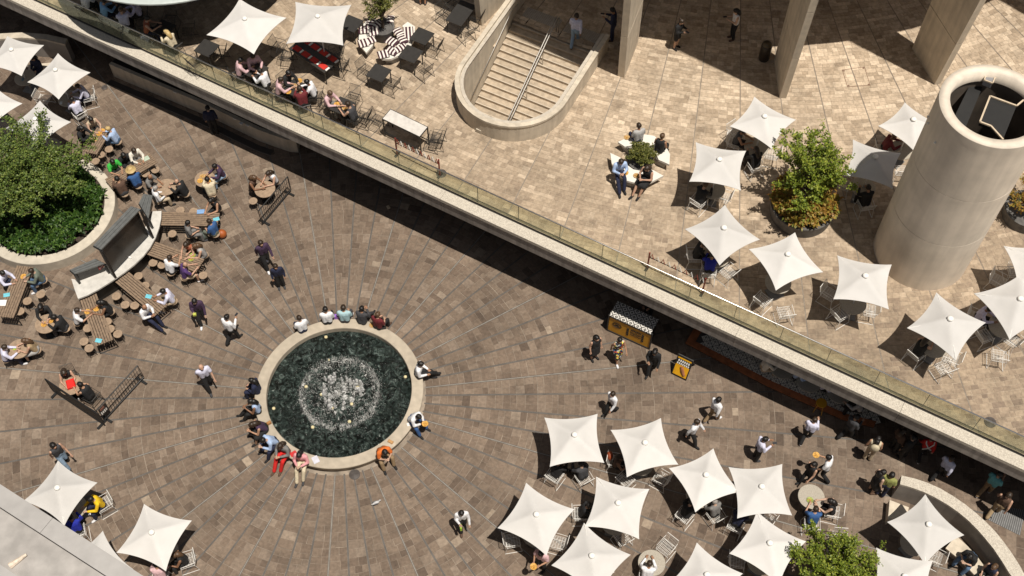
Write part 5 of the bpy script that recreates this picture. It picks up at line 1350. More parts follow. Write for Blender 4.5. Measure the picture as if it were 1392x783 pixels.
COL = dict(white=(.72, .72, .74), offwhite=(.66, .62, .54), lilac=(.52, .5, .66), lav=(.6, .6, .74), pblue=(.36, .47, .68), sky=(.22, .42, .66), teal=(.14, .42, .44), aqua=(.36, .52, .56), royal=(.01, .02, .3), blue=(.03, .09, .24), navy=(.012, .016, .045),
           black=(.011, .011, .012), char=(.045, .045, .05), grey=(.17, .165, .16), lgrey=(.38, .37, .36), brown=(.09, .05, .032), maroon=(.12, .012, .016), red=(.55, .015, .012), orange=(.6, .14, .02), rust=(.32, .1, .05), yellow=(.75, .48, .01),
           green=(.04, .38, .05), olive=(.25, .26, .08), beige=(.45, .36, .25), cream=(.58, .5, .36), khaki=(.26, .18, .1), tan=(.36, .26, .15), pink=(.66, .3, .32), rose=(.6, .4, .42), purple=(.07, .03, .13), plum=(.05, .025, .06), jeans=(.08, .14, .24), ljeans=(.24, .34, .46), gg=(.13, .15, .12))
HC = dict(k=(.009, .007, .006), b=(.03, .018, .01), m=(.09, .05, .025), l=(.25, .16, .07), g=(.3, .28, .26), s=(.5, .36, .16))
SK = [(.48, .29, .2), (.42, .24, .15), (.34, .18, .105), (.22, .11, .06), (.5, .33, .24)]
def cm(n): return mat('cloth_'+n, COL[n], .85, .15, 14, .15) if n in COL else MATS[n]
PEOPLE = []
def person(px, py, lvl, kind, face, top, bot, hair, label, seat=None, z=None, mirror=False, pos=None):
    PEOPLE.append((px, py, lvl, kind, face, top, bot, hair, label, seat, z, mirror, pos))
def build_people():
    for (_, _, _, kind, _, top, bot, _, _, _, _, _, _) in PEOPLE:
        need(kind, 'body')
        for c in (top, bot):
            if c: need(kind, {'L': 'topL', 'S': 'topS', 'V': 'vest', 'T': 'trouser', 'H': 'shorts', 'K': 'skirt'}[c[0]])
    realize(); rg = random.Random(21)
    for (px, py, lvl, kind, face, top, bot, hair, label, seat, z, mirror, pos) in PEOPLE:
        z0 = UP if lvl else 0.
        sit = kind.startswith('sit'); f = R(face); fv = V(math.cos(f), math.sin(f), 0)
        if z is not None: z0 = z
        if pos is not None: q = Vector(pos)
        elif sit: q = at(px, py, z0+.85)-fv*.12
        else: q = at(px, py, z0)
        seat_h = 0.
        if seat == 'rim':
            d = (q-FC); d.z = 0; d.normalize(); q = FC+d*(2.97); seat_h = -.02
        o = link('person', _pending[(kind, 'body')]); o.location = (q.x, q.y, z0+seat_h); o.rotation_euler = (0, 0, f-math.pi/2)
        sc = rg.uniform(.94, 1.05) if not sit else rg.uniform(.97, 1.03); o.scale = (sc*(-1 if mirror else 1), sc, sc if not sit else 1)
        tag(o, label, 'person')
        sk = SK[rg.choice((0, 0, 1, 1, 2, 4, 3))]; setmat(o, mat('skin_%.2f' % sk[0], sk, .55, .08, 8))
        for c in (top, bot):
            if not c: continue
            part = {'L': 'topL', 'S': 'topS', 'V': 'vest', 'T': 'trouser', 'H': 'shorts', 'K': 'skirt'}[c[0]]
            nm = {'topL': 'shirt', 'topS': 'shirt', 'vest': 'shirt', 'trouser': 'trousers', 'shorts': 'shorts', 'skirt': 'skirt'}[part]
            ch = link(nm, _pending[(kind, part)], o); setmat(ch, cm(c[1:]))
        hs, hc = hair.split('-'); ch = link('hat' if hs == 'hat' else 'hair', hair_mesh(kind, hs), o); setmat(ch, mat('hair_'+hc, HC[hc], .5, .2, 20, .2))
        shc = rg.choice(('black', 'black', 'brown', 'char', 'white'))
        for k in 'LR': ch = link('shoe', shoe_mesh(kind, k), o); setmat(ch, cm(shc))
        if seat == 'stool': stool_at(V(q.x, q.y, 0), 'timber stool under the '+label, 'occupied timber stools')
        elif seat in ('chair', 'bchair'):
            chair(0, 0, lvl, seat == 'bchair', f, ('black' if seat == 'bchair' else 'white')+' wire chair under the '+label, 'occupied '+('black' if seat == 'bchair' else 'white')+' chairs on the '+('terrace' if lvl else 'plaza'), V(q.x, q.y, z0)-fv*.02)
X = person
# fountain rim
F_ = ', sitting on the fountain rim'
X(406.6, 436, 0, 'sit_lap', 118, 'Swhite', 'Tnavy', 'short-b', 'person in a white shirt and navy trousers sitting alone with back to the fountain', 'rim')
X(444, 428, 0, 'sit_lap', 97, 'Lwhite', 'Tblack', 'short-k', 'person in a white shirt beside a purple bag'+F_, 'rim')
X(468, 429, 0, 'sit_lap', 88, 'Saqua', 'Tchar', 'short-b', 'person in a pale aqua shirt'+F_, 'rim')
X(492, 430, 0, 'sit_out', 72, 'Lchar', 'Tchar', 'short-k', 'person in a dark suit next to one in maroon'+F_, 'rim')
X(514, 436, 0, 'sit_lap', 62, 'Smaroon', 'Tblack', 'bun-m', 'person in a maroon top with a black bag'+F_, 'rim')
X(571, 502, 0, 'sit_cross', -8, 'Lwhite', 'Tblack', 'bun-k', 'person in a white blouse with crossed black trousers'+F_, 'rim')
X(562, 566, 0, 'sit_lean', -38, 'Lwhite', 'Tblue', 'short-k', 'person in a white shirt and blue trousers holding a bowl'+F_, 'rim')
X(515, 604, 0, 'sit_lean', -62, 'Sorange', 'Tkhaki', 'short-k', 'person in an orange top and khaki trousers'+F_, 'rim')
X(414, 614, 0, 'sit_out', -100, 'Lpink', 'Tcream', 'long-k', 'person in a pink top and cream trousers'+F_, 'rim')
X(387, 608, 0, 'sit_out', -118, 'Lgrey', 'Tred', 'long-b', 'person in grey with bright red trousers'+F_, 'rim')
X(371, 595, 0, 'sit_lean', -140, 'Lpblue', 'Tnavy', 'short-k', 'person in a pale blue shirt and navy trousers bent forward'+F_, 'rim')
X(354, 578, 0, 'sit_lean', -152, 'Vplum', 'Kblack', 'long-b', 'person in a dark dress with bare arms'+F_, 'rim')
X(353, 550, 0, 'sit_out', -172, 'Vpblue', 'Tblack', 'long-k', 'person with long black hair in a pale blue top'+F_, 'rim')
X(344, 524, 0, 'sit_lap', 172, 'Lnavy', 'Tnavy', 'long-k', 'person in navy throughout'+F_, 'rim')
# walkers on the plaza
X(629, 717, 0, 'walk_hold', -80, 'Lwhite', 'Tblack', 'short-k', 'person in a white shirt walking with a green bag')
X(807, 487, 0, 'stand', -60, 'Vblack', 'Kblack', 'long-k', 'person in a black dress with white shoes near the kiosk')
X(838, 489, 0, 'walk', -70, 'floral', 'Kfloral', 'short-k', 'person in a colourful floral dress in front of the kiosk') if False else None
X(885, 505, 0, 'walk_hold', -110, 'Lblack', 'Tblack', 'long-k', 'person all in black raising a hand near the sandwich board')
X(830, 561, 0, 'walk', -140, 'Lwhite', 'Tblack', 'short-b', 'person in a white shirt striding towards the parasols from the kiosk')
X(967, 572, 0, 'walk', 35, 'Lwhite', 'Tkhaki', 'short-k', 'person in a white shirt and khaki trousers walking towards the cafe deck')
X(938, 601, 0, 'walk', -30, 'Lwhite', 'Tblack', 'short-b', 'person in a white shirt stepping out between two parasols')
X(1026, 624, 0, 'stand_phone', 10, 'Llav', 'Tblack', 'short-k', 'person in a pale lilac shirt reading a phone among walkers near the parasols')
X(1094, 599, 0, 'walk_hold', 60, 'Llav', 'Tblack', 'short-b', 'person in a pale lilac shirt seen from behind walking to the cafe deck')
X(1148, 595, 0, 'walk_hold', 30, 'Lchar', 'Tblack', 'short-k', 'person in dark grey stepping up to the cafe deck')
X(1178, 624, 0, 'stand', 70, 'Vcream', 'Tbeige', 'long-k', 'person in beige with a cream backpack at the edge of the shade')
X(1226, 622, 0, 'stand', 120, 'Lblack', 'Tblack', 'short-k', 'person in black standing in the deep shade under the ledge')
X(1212, 612, 0, 'stand', 20, 'Lbrown', 'Tblack', 'long-b', 'person in dark brown standing in the shade under the ledge')
X(1250, 622, 0, 'walk', 80, 'Lred', 'Tblack', 'short-k', 'person in a red top with a white cross in the shade')
X(1274, 650, 0, 'walk', 40, 'Llav', 'Tblack', 'short-b', 'person in a pale shirt walking out of the shade by the curved wall')
X(1336, 672, 0, 'walk_hold', 40, 'Steal', 'Tkhaki', 'short-k', 'person in a turquoise shirt under the ledge')
X(1348, 700, 0, 'walk', 50, 'Vbrown', 'Ttan', 'bun-b', 'person in brown and tan walking over the steel grate')
X(1183, 668, 0, 'stand', 10, 'Vblack', 'Kblack', 'long-k', 'person in a long black dress beside the olive shirt')
X(1195, 673, 0, 'stand', 60, 'Solive', 'Tnavy', 'short-k', 'person in an olive shirt near the end of the curved wall')
X(1116, 650, 0, 'walk_hold', 150, 'Swhite', 'Tblack', 'short-k', 'person in a white shirt carrying a plate past the uncovered stone table')
X(1095, 655, 0, 'walk', -150, 'Vblack', 'Tblack', 'long-k', 'person with long black hair in black beside the uncovered stone table')
X(318, 464, 0, 'walk_hold', 60, 'Lwhite', 'Tblack', 'short-k', 'person in a white shirt holding up a phone between the fountain and the timber tables')
X(277, 437, 0, 'walk_hold', -80, 'Lplum', 'Tblack', 'short-k', 'person in dark plum holding a yellow green packet')
X(286, 527, 0, 'walk', -60, 'Slav', 'Tblack', 'bald-g', 'bald person in a pale blue shirt walking between the fountain and the timber tables')
X(364, 362, 0, 'walk', -60, 'Lplum', 'Tblack', 'short-b', 'person in dark purple walking ahead of one in navy')
X(383, 390, 0, 'stand', -75, 'Lnavy', 'Tblack', 'short-b', 'person in a navy shirt walking behind the dark purple one')
X(293, 182, 0, 'stand', 100, 'Lnavy', 'Tblack', 'short-k', 'person in navy standing against the long low wall')
X(92, 632, 0, 'walk', -40, 'Vchar', 'Tljeans', 'long-k', 'person with long black hair in pale jeans and white shoes')
X(880, 432, 0, 'stand_phone', -120, 'Lblack', 'Tblack', 'short-b', 'vendor in black standing behind the yellow kiosk')
X(736, 772, 0, 'stand_phone', -120, 'Srose', 'Tblack', 'short-k', 'person in a pale pink shirt carrying a plate by the parasols')
# diners on the left of the lower plaza
D_ = 'diner '
X(48, 88, 0, 'sit_lap', -110, 'Lnavy', 'Tnavy', 'long-k', D_+'in navy beside a parasol by the curved bench wall', 'x')
X(112, 125, 0, 'sit_table', -160, 'Llav', 'Tnavy', 'short-b', D_+'in a lilac shirt and dark jacket at the edge of the parasol', 'chair')
X(103, 145, 0, 'sit_table', 130, 'Llav', 'Tblack', 'short-k', D_+'in a pale blue shirt with back to the crowded timber table', 'chair')
X(126, 169, 0, 'sit_table', -50, 'Vbeige', 'Tblack', 'bun-k', D_+'in a beige vest at the crowded timber table', 'stool')
X(112, 182, 0, 'sit_table', -20, 'Lblack', 'Tblack', 'long-k', D_+'in black with long hair at the crowded timber table', 'stool')
X(153, 184, 0, 'sit_table', 165, 'Lpblue', 'Tjeans', 'short-s', D_+'in a pale blue shirt with fair hair at the crowded timber table', 'stool')
X(155, 226, 0, 'sit_table', -50, 'Sgreen', 'Tblack', 'short-k', D_+'in a bright green top', 'stool')
X(170, 217, 0, 'sit_table', -55, 'Lblack', 'Tblack', 'short-k', D_+'in black between the green top and the patterned blouse', 'stool')
X(184, 211, 0, 'sit_table', -50, 'Loffwhite', 'Tgrey', 'short-b', D_+'in an off white patterned blouse at the end of the timber table', 'stool')
X(183, 242, 0, 'sit_table', 125, 'Sblue', 'Tnavy', 'hat-s', D_+'in a straw hat and blue top', 'stool')
X(164, 253, 0, 'sit_table', 125, 'Lbrown', 'Tchar', 'short-k', D_+'in grey brown next to the straw hat', 'stool')
X(205, 247, 0, 'sit_table', -20, 'Sgrey', 'Tblack', 'bald-b', D_+'bald and in grey at the round timber table', 'stool')
X(215, 264, 0, 'sit_lap', 30, 'Lwhite', 'Tbeige', 'short-g', D_+'in a white shirt and beige trousers by the round timber table', 'stool')
X(246, 255, 0, 'sit_table', 165, 'Lblack', 'Tblack', 'bald-k', D_+'in black with a big build at the round timber table', 'stool')
X(297, 233, 0, 'sit_table', -150, 'Lplum', 'Tljeans', 'short-k', D_+'in dark purple and pale jeans at the food covered table', 'stool')
X(285, 254, 0, 'sit_table', 110, 'Lcream', 'Tbeige', 'short-k', D_+'in a cream shirt with back turned at the food covered table', 'stool')
X(291, 279, 0, 'sit_table', -120, 'Vblack', 'Tblack', 'long-k', D_+'in black at the end of the timber table by the orange bag', 'stool')
X(259, 311, 0, 'sit_lap', 20, 'Sgrey', 'Tgrey', 'short-k', D_+'in a grey shirt turned along the timber table', 'stool')
X(287, 309, 0, 'sit_lap', 150, 'Sblue', 'Tgg', 'short-b', D_+'in a blue shirt facing the grey shirted one', 'stool')
X(271, 341, 0, 'sit_table', -150, 'Vlgrey', 'Tgrey', 'long-m', D_+'in pale grey across from the purple top', 'stool')
X(257, 338, 0, 'sit_table', -110, 'Vrust', 'Tblack', 'long-b', D_+'in rust brown across from the white shirt', 'stool')
X(232, 360, 0, 'sit_table', 60, 'Swhite', 'Tblack', 'short-b', D_+'in a white shirt next to the purple top', 'stool')
X(252, 368, 0, 'sit_table', 30, 'Spurple', 'Hbeige', 'bald-m', D_+'in a purple top and beige shorts', 'stool')
X(6, 378, 0, 'sit_table', -20, 'Llav', 'Tnavy', 'short-k', D_+'in a pale shirt facing the grey green top', 'stool')
X(50, 375, 0, 'sit_table', 200, 'Lgg', 'Tjeans', 'short-b', D_+'in a grey green top and jeans', 'stool')
X(228, 403, 0, 'sit_table', 190, 'Llav', 'Tbeige', 'short-k', D_+'in a lilac shirt and beige trousers at the table end', 'stool')
X(345, 249, 0, 'sit_table', -20, 'Vbrown', 'Tblack', 'long-m', D_+'with brown hair behind the slatted barrier', 'stool')
X(369, 242, 0, 'sit_table', -130, 'Vwhite', 'Tblack', 'long-b', D_+'in a white vest behind the slatted barrier', 'stool')
X(59, 423, 0, 'sit_table', -70, 'Lblack', 'Tblack', 'long-k', D_+'in black facing down at the round timber table', 'stool')
X(81, 439, 0, 'sit_table', 170, 'Lblack', 'Tchar', 'short-k', D_+'in black with back to the long table', 'stool')
X(8, 480, 0, 'sit_table', 20, 'Llav', 'Tnavy', 'short-b', D_+'in a pale blue shirt at the small timber table', 'stool')
X(41, 470, 0, 'sit_table', 190, 'Vtan', 'Klgrey', 'long-m', D_+'with long brown hair and a grey skirt at the small timber table', 'stool')
X(106, 430, 0, 'sit_table', 20, 'Swhite', 'Tblack', 'short-b', D_+'in a white shirt at the middle of the long table', 'stool')
X(142, 418, 0, 'sit_table', 200, 'Vblack', 'Tblack', 'long-k', D_+'in black with long hair eating across from the white shirt', 'stool')
X(199, 424, 0, 'sit_out', -30, 'Lwhite', 'Tnavy', 'bald-k', D_+'in a white shirt and dark tie sitting sideways to the table', 'stool')
X(91, 511, 0, 'sit_table', -70, 'Vblack', 'Tblack', 'long-b', D_+'with long dark hair at the red bag table', 'bchair')
X(116, 531, 0, 'sit_table', 150, 'Vblack', 'Tblack', 'short-k', D_+'in a black vest with back to the slatted barrier', 'bchair')
X(131, 683, 0, 'sit_table', 215, 'Lyellow', 'Tnavy', 'short-k', D_+'in a bright yellow jacket', 'chair')
X(101, 712, 0, 'sit_table', 110, 'Lroyal', 'Tblack', 'short-k', D_+'in dark blue under the yellow jacket parasol', 'chair')
X(244, 759, 0, 'sit_table', 200, 'Vblack', 'Tblack', 'long-m', D_+'with long brown hair beside the parapet parasol', 'chair')
X(216, 776, 0, 'sit_table', 95, 'Lrose', 'Tgrey', 'short-k', D_+'in a pale pink top under the parapet parasol', 'chair')
# under the lower parasols and at the curved wall
X(758, 636, 0, 'sit_table', 55, 'Lblack', 'Tblack', 'short-k', D_+'in black under the parasol, chair on the fountain side', 'chair')
X(791, 639, 0, 'sit_table', 120, 'Lchar', 'Tblack', 'short-k', D_+'in charcoal under the parasol beside the one in black', 'chair')
X(842, 627, 0, 'sit_table', -20, 'Vbrown', 'Tblack', 'long-b', D_+'in brown beside the orange bag', 'x')
X(797, 693, 0, 'sit_table', 0, 'Lblack', 'Tblack', 'short-k', D_+'in black leaning out beside a lower parasol', 'chair')
X(881, 775, 0, 'sit_table', 80, 'Lwhite', 'Tblack', 'short-b', D_+'in a white shirt at the uncovered stone table', 'chair')
X(936, 691, 0, 'sit_table', 50, 'Lblack', 'Tblack', 'short-k', D_+'in black below the tilted parasol', 'chair')
X(971, 690, 0, 'sit_table', 120, 'Lgrey', 'Tblack', 'short-g', D_+'in grey below the tilted parasol', 'chair')
X(1005, 704, 0, 'sit_table', 60, 'Lnavy', 'Tblack', 'short-k', D_+'in navy under the parasol beside the uncovered table', 'chair')
X(1129, 688, 0, 'sit_table', 165, 'Vblack', 'Tblack', 'long-k', D_+'in a black vest with long hair at the uncovered table', 'chair')
X(1106, 701, 0, 'sit_table', 85, 'Sblue', 'Tblack', 'short-b', D_+'in a blue top with back turned at the uncovered table', 'chair')
X(1145, 736, 0, 'sit_table', -95, 'Lchar', 'Tblack', 'long-b', D_+'in a black and white top at the table by the plaza tree', 'chair')
X(1322, 755, 0, 'sit_lean', 215, 'Sblack', 'Tjeans', 'short-k', 'person in a black shirt and jeans on the long stone bench', 'x')
X(1345, 777, 0, 'sit_lap', 215, 'Vnavy', 'Tblack', 'long-m', 'person with brown hair on the long stone bench', 'x')
X(1044, 494, 0, 'sit_table', 10, 'Loffwhite', 'Tbeige', 'short-b', D_+'in off white on the tiled cafe deck', 'x')
X(1088, 506, 0, 'sit_table', -20, 'Lpblue', 'Tblack', 'short-m', D_+'in pale blue between two tables on the tiled cafe deck', 'x')
X(1124, 521, 0, 'sit_table', -20, 'Llav', 'Tblack', 'short-k', D_+'in lilac between two tables on the tiled cafe deck', 'x')
X(1167, 549, 0, 'sit_table', 160, 'Llgrey', 'Tblack', 'short-k', D_+'in pale grey at the far end of the tiled cafe deck', 'x')
# terrace
X(117, 0, 1, 'sit_table', 60, 'Lwhite', 'Tblack', 'short-k', D_+'in white at the far end of the terrace glass', 'bchair')
X(143, 12, 1, 'sit_table', 40, 'Lsky', 'Tnavy', 'short-k', D_+'in sky blue under the round canopy', 'bchair')
X(168, 25, 1, 'sit_table', 100, 'Llav', 'Tblack', 'short-m', D_+'in pale lilac with back to the glass', 'bchair')
X(184, 12, 1, 'sit_table', 190, 'Llilac', 'Tblack', 'short-b', D_+'in mauve under the round canopy', 'bchair')
X(201, 35, 1, 'sit_table', 10, 'Vrust', 'Tnavy', 'short-k', D_+'in rust orange by the glass in the shade', 'bchair')
X(231, 54, 1, 'sit_table', 140, 'Lcream', 'Tblack', 'long-s', D_+'in a cream blouse with fair hair by the glass', 'bchair')
X(327, 92, 1, 'sit_table', 20, 'Lrose', 'Tblack', 'short-k', D_+'in a pale pink shirt at the glass', 'bchair')
X(345, 84, 1, 'sit_table', -60, 'Lrose', 'Tblack', 'short-b', D_+'in a pale shirt under the edge of a terrace parasol', 'bchair')
X(358, 107, 1, 'sit_table', 150, 'Lwhite', 'Tblack', 'short-k', D_+'in a white shirt close to the handrail', 'bchair')
X(392, 107, 1, 'sit_table', -40, 'Lblack', 'Tblack', 'short-k', D_+'in black at the table of four', 'bchair')
X(381, 118, 1, 'sit_table', 10, 'Lrose', 'Tblack', 'short-b', D_+'in dusty pink at the table of four', 'bchair')
X(422, 121, 1, 'sit_table', 175, 'Lwhite', 'Tblack', 'short-k', D_+'in a white shirt at the table of four', 'bchair')
X(410, 132, 1, 'sit_table', 110, 'Lmaroon', 'Tblack', 'short-b', D_+'in dark maroon at the table of four', 'bchair')
X(448, 135, 1, 'sit_table', -30, 'Lrose', 'Tgrey', 'short-m', D_+'in a pink shirt facing the dark topped one', 'bchair')
X(477, 152, 1, 'sit_table', 150, 'Vchar', 'Tblack', 'short-b', D_+'in a dark top facing the pink shirted one', 'bchair')
X(575, 6, 1, 'stand', 80, 'Lchar', 'Kchar', 'long-k', 'person in a black and white patterned dress beside the young tree on the terrace')
X(781, 62, 1, 'walk', 75, 'Llav', 'Tljeans', 'short-b', 'person in a lilac shirt and jeans climbing the stairs', None, UP-.26)
X(832, 54, 1, 'stand_phone', 170, 'Lnavy', 'Tnavy', 'short-k', 'person in a navy suit using a phone beside the column')
X(918, 65, 1, 'stand_phone', -40, 'Lblack', 'Hblack', 'bun-b', 'person in black shorts and white shoes at the edge of the tower shade')
X(995, 53, 1, 'stand_phone', 190, 'Vwhite', 'Tblack', 'long-k', 'person in a white top and black trousers in the tower shade')
X(867, 180, 1, 'sit_lap', 110, 'Slgrey', 'Tnavy', 'short-b', 'person in a grey shirt on the far white crescent bench', 'x')
X(899, 194, 1, 'sit_lap', 60, 'Vblack', 'Tblack', 'short-m', 'person in black with a bag on the far white crescent bench', 'x')
X(843, 228, 1, 'sit_out', -80, 'Lpblue', 'Tnavy', 'short-b', 'person in a pale blue shirt with outstretched legs on the crescent bench', 'x')
X(879, 237, 1, 'sit_out', -130, 'Vblack', 'Kblack', 'long-b', 'person in black with bare arms on the crescent bench', 'x')
X(955, 262, 1, 'sit_table', 50, 'Lblack', 'Tblack', 'short-m', D_+'in black under the parasol by the crescent benches', 'chair')
X(1027, 214, 1, 'sit_table', 110, 'Lblack', 'Tblack', 'long-b', D_+'in black with back turned at the busy terrace table', 'chair')
X(1006, 187, 1, 'sit_table', -20, 'Vchar', 'Tblack', 'short-k', D_+'in charcoal at the busy terrace table', 'chair')
X(952, 340, 1, 'sit_table', 0, 'Lblack', 'Tblack', 'short-m', D_+'in black next to the royal blue top', 'chair')
X(966, 357, 1, 'sit_table', 80, 'Lroyal', 'Tblack', 'short-k', D_+'in royal blue with back to the glass', 'chair')
X(1178, 266, 1, 'sit_table', 100, 'Lblack', 'Tblack', 'short-k', D_+'in black under the part shaded parasol', 'chair')
X(1209, 194, 1, 'sit_table', 0, 'Lmaroon', 'Tblack', 'short-m', D_+'in a red patterned top behind the shaft', 'chair')
X(1254, 470, 1, 'sit_table', 40, 'Vblack', 'Tblack', 'long-b', D_+'with long brown hair under a parasol by the glass', 'chair')
X(1337, 427, 1, 'sit_table', -30, 'Llilac', 'Tblack', 'short-k', D_+'in lilac beyond the tall shaft', 'chair')
MATS['floral'] = mat('floral', (.04, .03, .03), .8)
def floral():
    m = bpy.data.materials.new('floral_print'); m.use_nodes = True; t = m.node_tree; p = t.nodes['Principled BSDF']; p.inputs['Roughness'].default_value = .85
    co = t.nodes.new('ShaderNodeTexCoord'); vo = t.nodes.new('ShaderNodeTexVoronoi'); vo.inputs['Scale'].default_value = 14; t.links.new(co.outputs['Object'], vo.inputs['Vector'])
    cr = t.nodes.new('ShaderNodeValToRGB'); cr.color_ramp.interpolation = 'CONSTANT'; e = cr.color_ramp.elements; [e.new(.5) for _ in range(4)]
    for k, (pos, c) in enumerate(((0, (.02, .018, .02)), (.4, (.6, .1, .05)), (.52, (.02, .018, .02)), (.62, (.7, .6, .1)), (.75, (.5, .5, .45)), (.86, (.05, .12, .3)))): e[k].position = pos; e[k].color = (*c, 1)
    sp = t.nodes.new('ShaderNodeSeparateColor'); t.links.new(vo.outputs['Color'], sp.inputs[0]); t.links.new(sp.outputs[0], cr.inputs[0]); t.links.new(cr.outputs[0], p.inputs['Base Color']); return m
MATS['floral'] = floral()
X(838, 489, 0, 'walk', -70, 'Vfloral', 'Kfloral', 'short-k', 'person in a colourful floral dress in front of the kiosk')
build_people()

# ------------------------------------------------------------------ small things on tables and rims
FOODM = [mat('food_orange', (.55, .3, .06), .6, .4, 30), mat('food_tan', (.42, .27, .12), .7, .4, 30), mat('food_green', (.25, .3, .06), .6, .5, 30)]
def plate():
    t = thing('plate_of_food', 'x', 'plate')
    MB().lathe([(0, .004), (.07, .004), (.115, .018), (.12, .018), (.075, 0), (0, 0)], 20).build('plate', WHITE, t, True)
    mb = MB(); rg = random.Random(2)
    for k in range(7): mb.sphere((rg.uniform(-.05, .05), rg.uniform(-.05, .05), .015), rg.uniform(.018, .035), 6, 4, (1, 1, .7))
    mb.build('food', FOODM[0], t, True); return t
def plate_at(px, py, lvl, label, group, z=.75, fm=0):
    q = at(px, py, (UP if lvl else 0)+z); o = place('plate', plate, (q.x, q.y, (UP if lvl else 0)+z+.002), rng.uniform(0, 6), label, 'plate', group); setmat(o.children[1], FOODM[fm])
for i, p in enumerate(((135, 182), (129, 190), (139, 178))): plate_at(*p, 0, 'plate of food on the crowded timber table', 'plates on the crowded timber table', .785, i % 2)
for i, p in enumerate(((119, 424), (131, 420))): plate_at(*p, 0, 'bright plate of food between the white shirt and the woman in black', 'plates on the long table', .785, 0)
for i, p in enumerate(((260, 352), (262, 347))): plate_at(*p, 0, 'plate of salad on the purple topped diner\'s table', 'plates of salad', .785, 2)
for i, p in enumerate(((272, 246), (280, 240), (284, 245), (275, 240))): plate_at(*p, 0, 'plate on the food covered round table', 'plates on the food covered table', .75, i % 2)
for i, p in enumerate(((69, 436), (60, 441))): plate_at(*p, 0, 'plate on the round table of two people in black', 'plates of two in black', .75, 0)
for i, p in enumerate(((407, 110), (400, 117), (392, 125))): plate_at(*p, 1, 'plate on the table of four by the glass', 'plates of four', .745, i % 2)
for i, p in enumerate(((458, 142), (469, 147))): plate_at(*p, 1, 'plate on the table of the pink shirted diner', 'plates of two by the glass', .745, i)
plate_at(1101, 680, 0, 'plate with greens on the uncovered speckled table', None, .75, 2)
for i, p in enumerate(((1140, 752), (1147, 757), (1136, 747))): plate_at(*p, 0, 'plate on the stone table beside the plaza tree', 'plates beside the plaza tree', .75, i % 2)
plate_at(32, 376, 0, 'plate of orange food on the table beside the planter', None, .785, 0)
plate_at(850, 235, 1, 'takeaway plate between the two people on the crescent bench', 'bench lunch', .46, 0); plate_at(865, 239, 1, 'takeaway plate between the two people on the crescent bench', 'bench lunch', .46, 1)
plate_at(852, 187, 1, 'bread plate on the far crescent bench', None, .46, 1); plate_at(506, 442, 0, 'white plate on the fountain rim beside the maroon top', None, .455, 1)
def small(name, px, py, z, dims, col, label, cat, rz=0., lvl=0, grp=None, sphere=False):
    z0 = (UP if lvl else 0)+z; q = at(px, py, z0); mb = MB()
    if sphere: mb.sphere((0, 0, dims[2]/2), .5, 12, 8, dims)
    else:
        e = min(dims)*.25; x, y, h = dims[0]/2, dims[1]/2, dims[2]
        vs = [(sx*(x-e*a), sy*(y-e*a), zz) for a, zz in ((0, 0), (0, h-e), (1, h)) for sx, sy in ((-1, -1), (1, -1), (1, 1), (-1, 1))]
        mb.add(vs, [(3, 2, 1, 0), (8, 9, 10, 11)]+[(l*4+i, l*4+(i+1) % 4, l*4+4+(i+1) % 4, l*4+4+i) for l in (0, 1) for i in range(4)])
    o = mb.build(name, mat('item_'+cat+'_%d' % int(sum(col)*1000), col, .55), None, sphere, (q.x, q.y, z0+.002)); o.rotation_euler.z = rz
    return tag(o, label, cat, grp)
small('handbag', 521, 444, .45, (.2, .26, .1), (.012, .012, .012), 'black bag on the fountain rim beside the maroon top', 'bag', .2)
small('carrier_bag', 457.5, 432, .45, (.16, .14, .2), (.3, .12, .55), 'purple bag on the fountain rim between white and aqua shirts', 'bag')
small('takeaway_box', 531, 601, .45, (.2, .11, .07), (.45, .25, .1), 'brown takeaway box on the fountain rim by the orange top', 'box', -.5)
small('magazine', 429, 625, .45, (.22, .28, .015), (.55, .55, .62), 'pale magazine on the fountain rim beside the pink top', 'magazine', .5)
small('paper_bag', 366, 576, .45, (.16, .1, .14), (.35, .16, .05), 'brown paper bag on the fountain rim beside the dark dress', 'bag', .6)
small('folder', 399, 617, .45, (.24, .18, .02), (.5, .02, .02), 'red folder on the fountain rim beside the red trousers', 'folder', .6)
small('napkin', 556, 577, .45, (.15, .13, .02), (.75, .73, .7), 'white napkin on the fountain rim beside the blue trousers', 'napkin', .3)
small('red_bag', 97, 523, .745, (.3, .36, .14), (.7, .015, .01), 'bright red bag lying on the round timber table inside the barriers', 'bag', .4)
small('backpack', 303, 322, 0, (.4, .36, .42), (.35, .09, .02), 'orange backpack on the ground beside the blue shirted diner', 'bag', 0, 0, None, True)
small('rucksack', 276, 325, 0, (.4, .34, .42), (.09, .11, .1), 'grey green rucksack on the ground between grey and blue shirts', 'bag', 0, 0, None, True)
small('folder', 198, 216, .785, (.3, .22, .02), (.4, .48, .38), 'pale green folder on the straw hat table', 'folder', .6)
small('cloth', 273, 288, .785, (.3, .2, .03), (.2, .35, .6), 'light blue cloth on the timber table end', 'cloth', .1)
for p in ((134, 463), (202, 403), (9, 401), (294, 298)): small('menu_card', *p, .785, (.24, .17, .006), (.15, .5, .6), 'turquoise menu card on a long timber table', 'menu', rng.uniform(-.4, .4), 0, 'turquoise menu cards')
small('packet', 21, 474, .745, (.16, .11, .04), (.4, .55, .05), 'lime packet on the small timber table', 'packet', .3)
small('plate_stack', 4, 412, .785, (.26, .26, .03), (.8, .8, .78), 'white dish on the long table beside the planter', 'plate')
small('phone', 31, 108, .745, (.09, .16, .012), (.12, .2, .25), 'phone on a stone table under the parasol by the bench wall', 'phone', .2)
small('phone', 83, 140, .745, (.11, .16, .012), (.6, .66, .7), 'pale phone on the stone table of the pale blue shirts', 'phone', .1)
small('carton', 509, 682, 0, (.03, .02, .01), (.7, .7, .7), 'white scrap of litter beside the pigeon', 'litter')
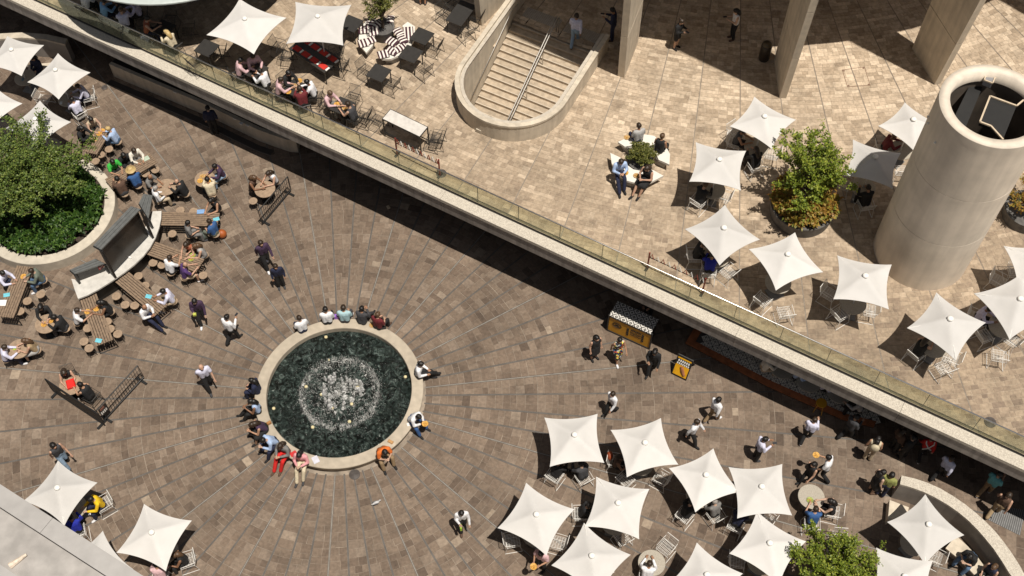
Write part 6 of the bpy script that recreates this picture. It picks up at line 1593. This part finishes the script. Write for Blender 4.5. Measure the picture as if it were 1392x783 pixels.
small('carton', 528, 282, 0, (.12, .16, .05), (.5, .4, .28), 'pale carton lying in the shadow edge of the ledge', 'litter', .5)
bpy.context.view_layer.update()
def by_label(txt): return next(o for o in C.objects if o.get('category') == 'person' and txt in o['label'])
def kind_of(txt): return next(p[3] for p in PEOPLE if txt in p[8])
def held(txt, obj, joint='handR', off=(0, .05, .0), turn=0.):
    """put a carried thing into its carrier's hand"""
    p = by_label(txt); J = POSE[kind_of(txt)]; obj.location = p.matrix_world @ (J[joint]+Vector(off)); obj.rotation_euler.z = p.rotation_euler.z+turn
held('walking with a green bag', small('shopping_bag', 624, 702, .35, (.07, .16, .24), (.4, .6, .05), 'lime green bag carried by the walker in white near the lone pigeon', 'bag'), off=(0, .03, -.26))
held('cream backpack', small('backpack', 1182, 611, .95, (.34, .2, .44), (.55, .48, .34), 'cream backpack worn at the edge of the shade', 'bag', 0, 0, None, True), 'chest', (0, -.2, -.2))
held('yellow green packet', small('packet', 281, 404, 1.05, (.12, .1, .12), (.5, .55, .1), 'yellow green packet held by the person in dark plum', 'packet'), off=(-.02, .07, -.02))
for txt, lb in (('carrying a plate past', 'plate of food carried past the uncovered stone table'), ('carrying a plate by the parasols', 'plate of food carried by the person in pale pink'), ('holding a bowl', 'dish of food held over blue trousers at the fountain')):
    o = place('plate', plate, (0, 0, 0), 0, lb, 'plate'); setmat(o.children[1], FOODM[0]); held(txt, o, off=(-.05, .1, .02))
for txt, lb in (('reading a phone among', 'dark phone in the hand of the pale lilac shirt near the parasols'), ('holding up a phone', 'dark phone held up by the walker in white between the fountain and the timber tables'), ('using a phone beside the column', 'dark phone held by the navy suit beside the column'), ('in black shorts', 'dark phone held at the edge of the tower shade'), ('white top and black trousers', 'dark phone held by the white top in the tower shade')):
    held(txt, small('phone', 0, 300, 0, (.08, .15, .012), (.02, .02, .025), lb, 'phone'), off=(-.03, .08, .025))
for o in [o for o in C.objects if o.get('label', '').startswith('person in a red top')]:
    for a, b in (((-.16, .93), (.16, 1.4)), ((.16, .93), (-.16, 1.4))):
        MB().tube([(a[0], -.1, a[1]), ((a[0]+b[0])/2, -.15, (a[1]+b[1])/2), (b[0]*.9, -.1, b[1]), (b[0]*.9, .0, b[1]+.05)], .025, 6).build('cross_band', WHITE, o)
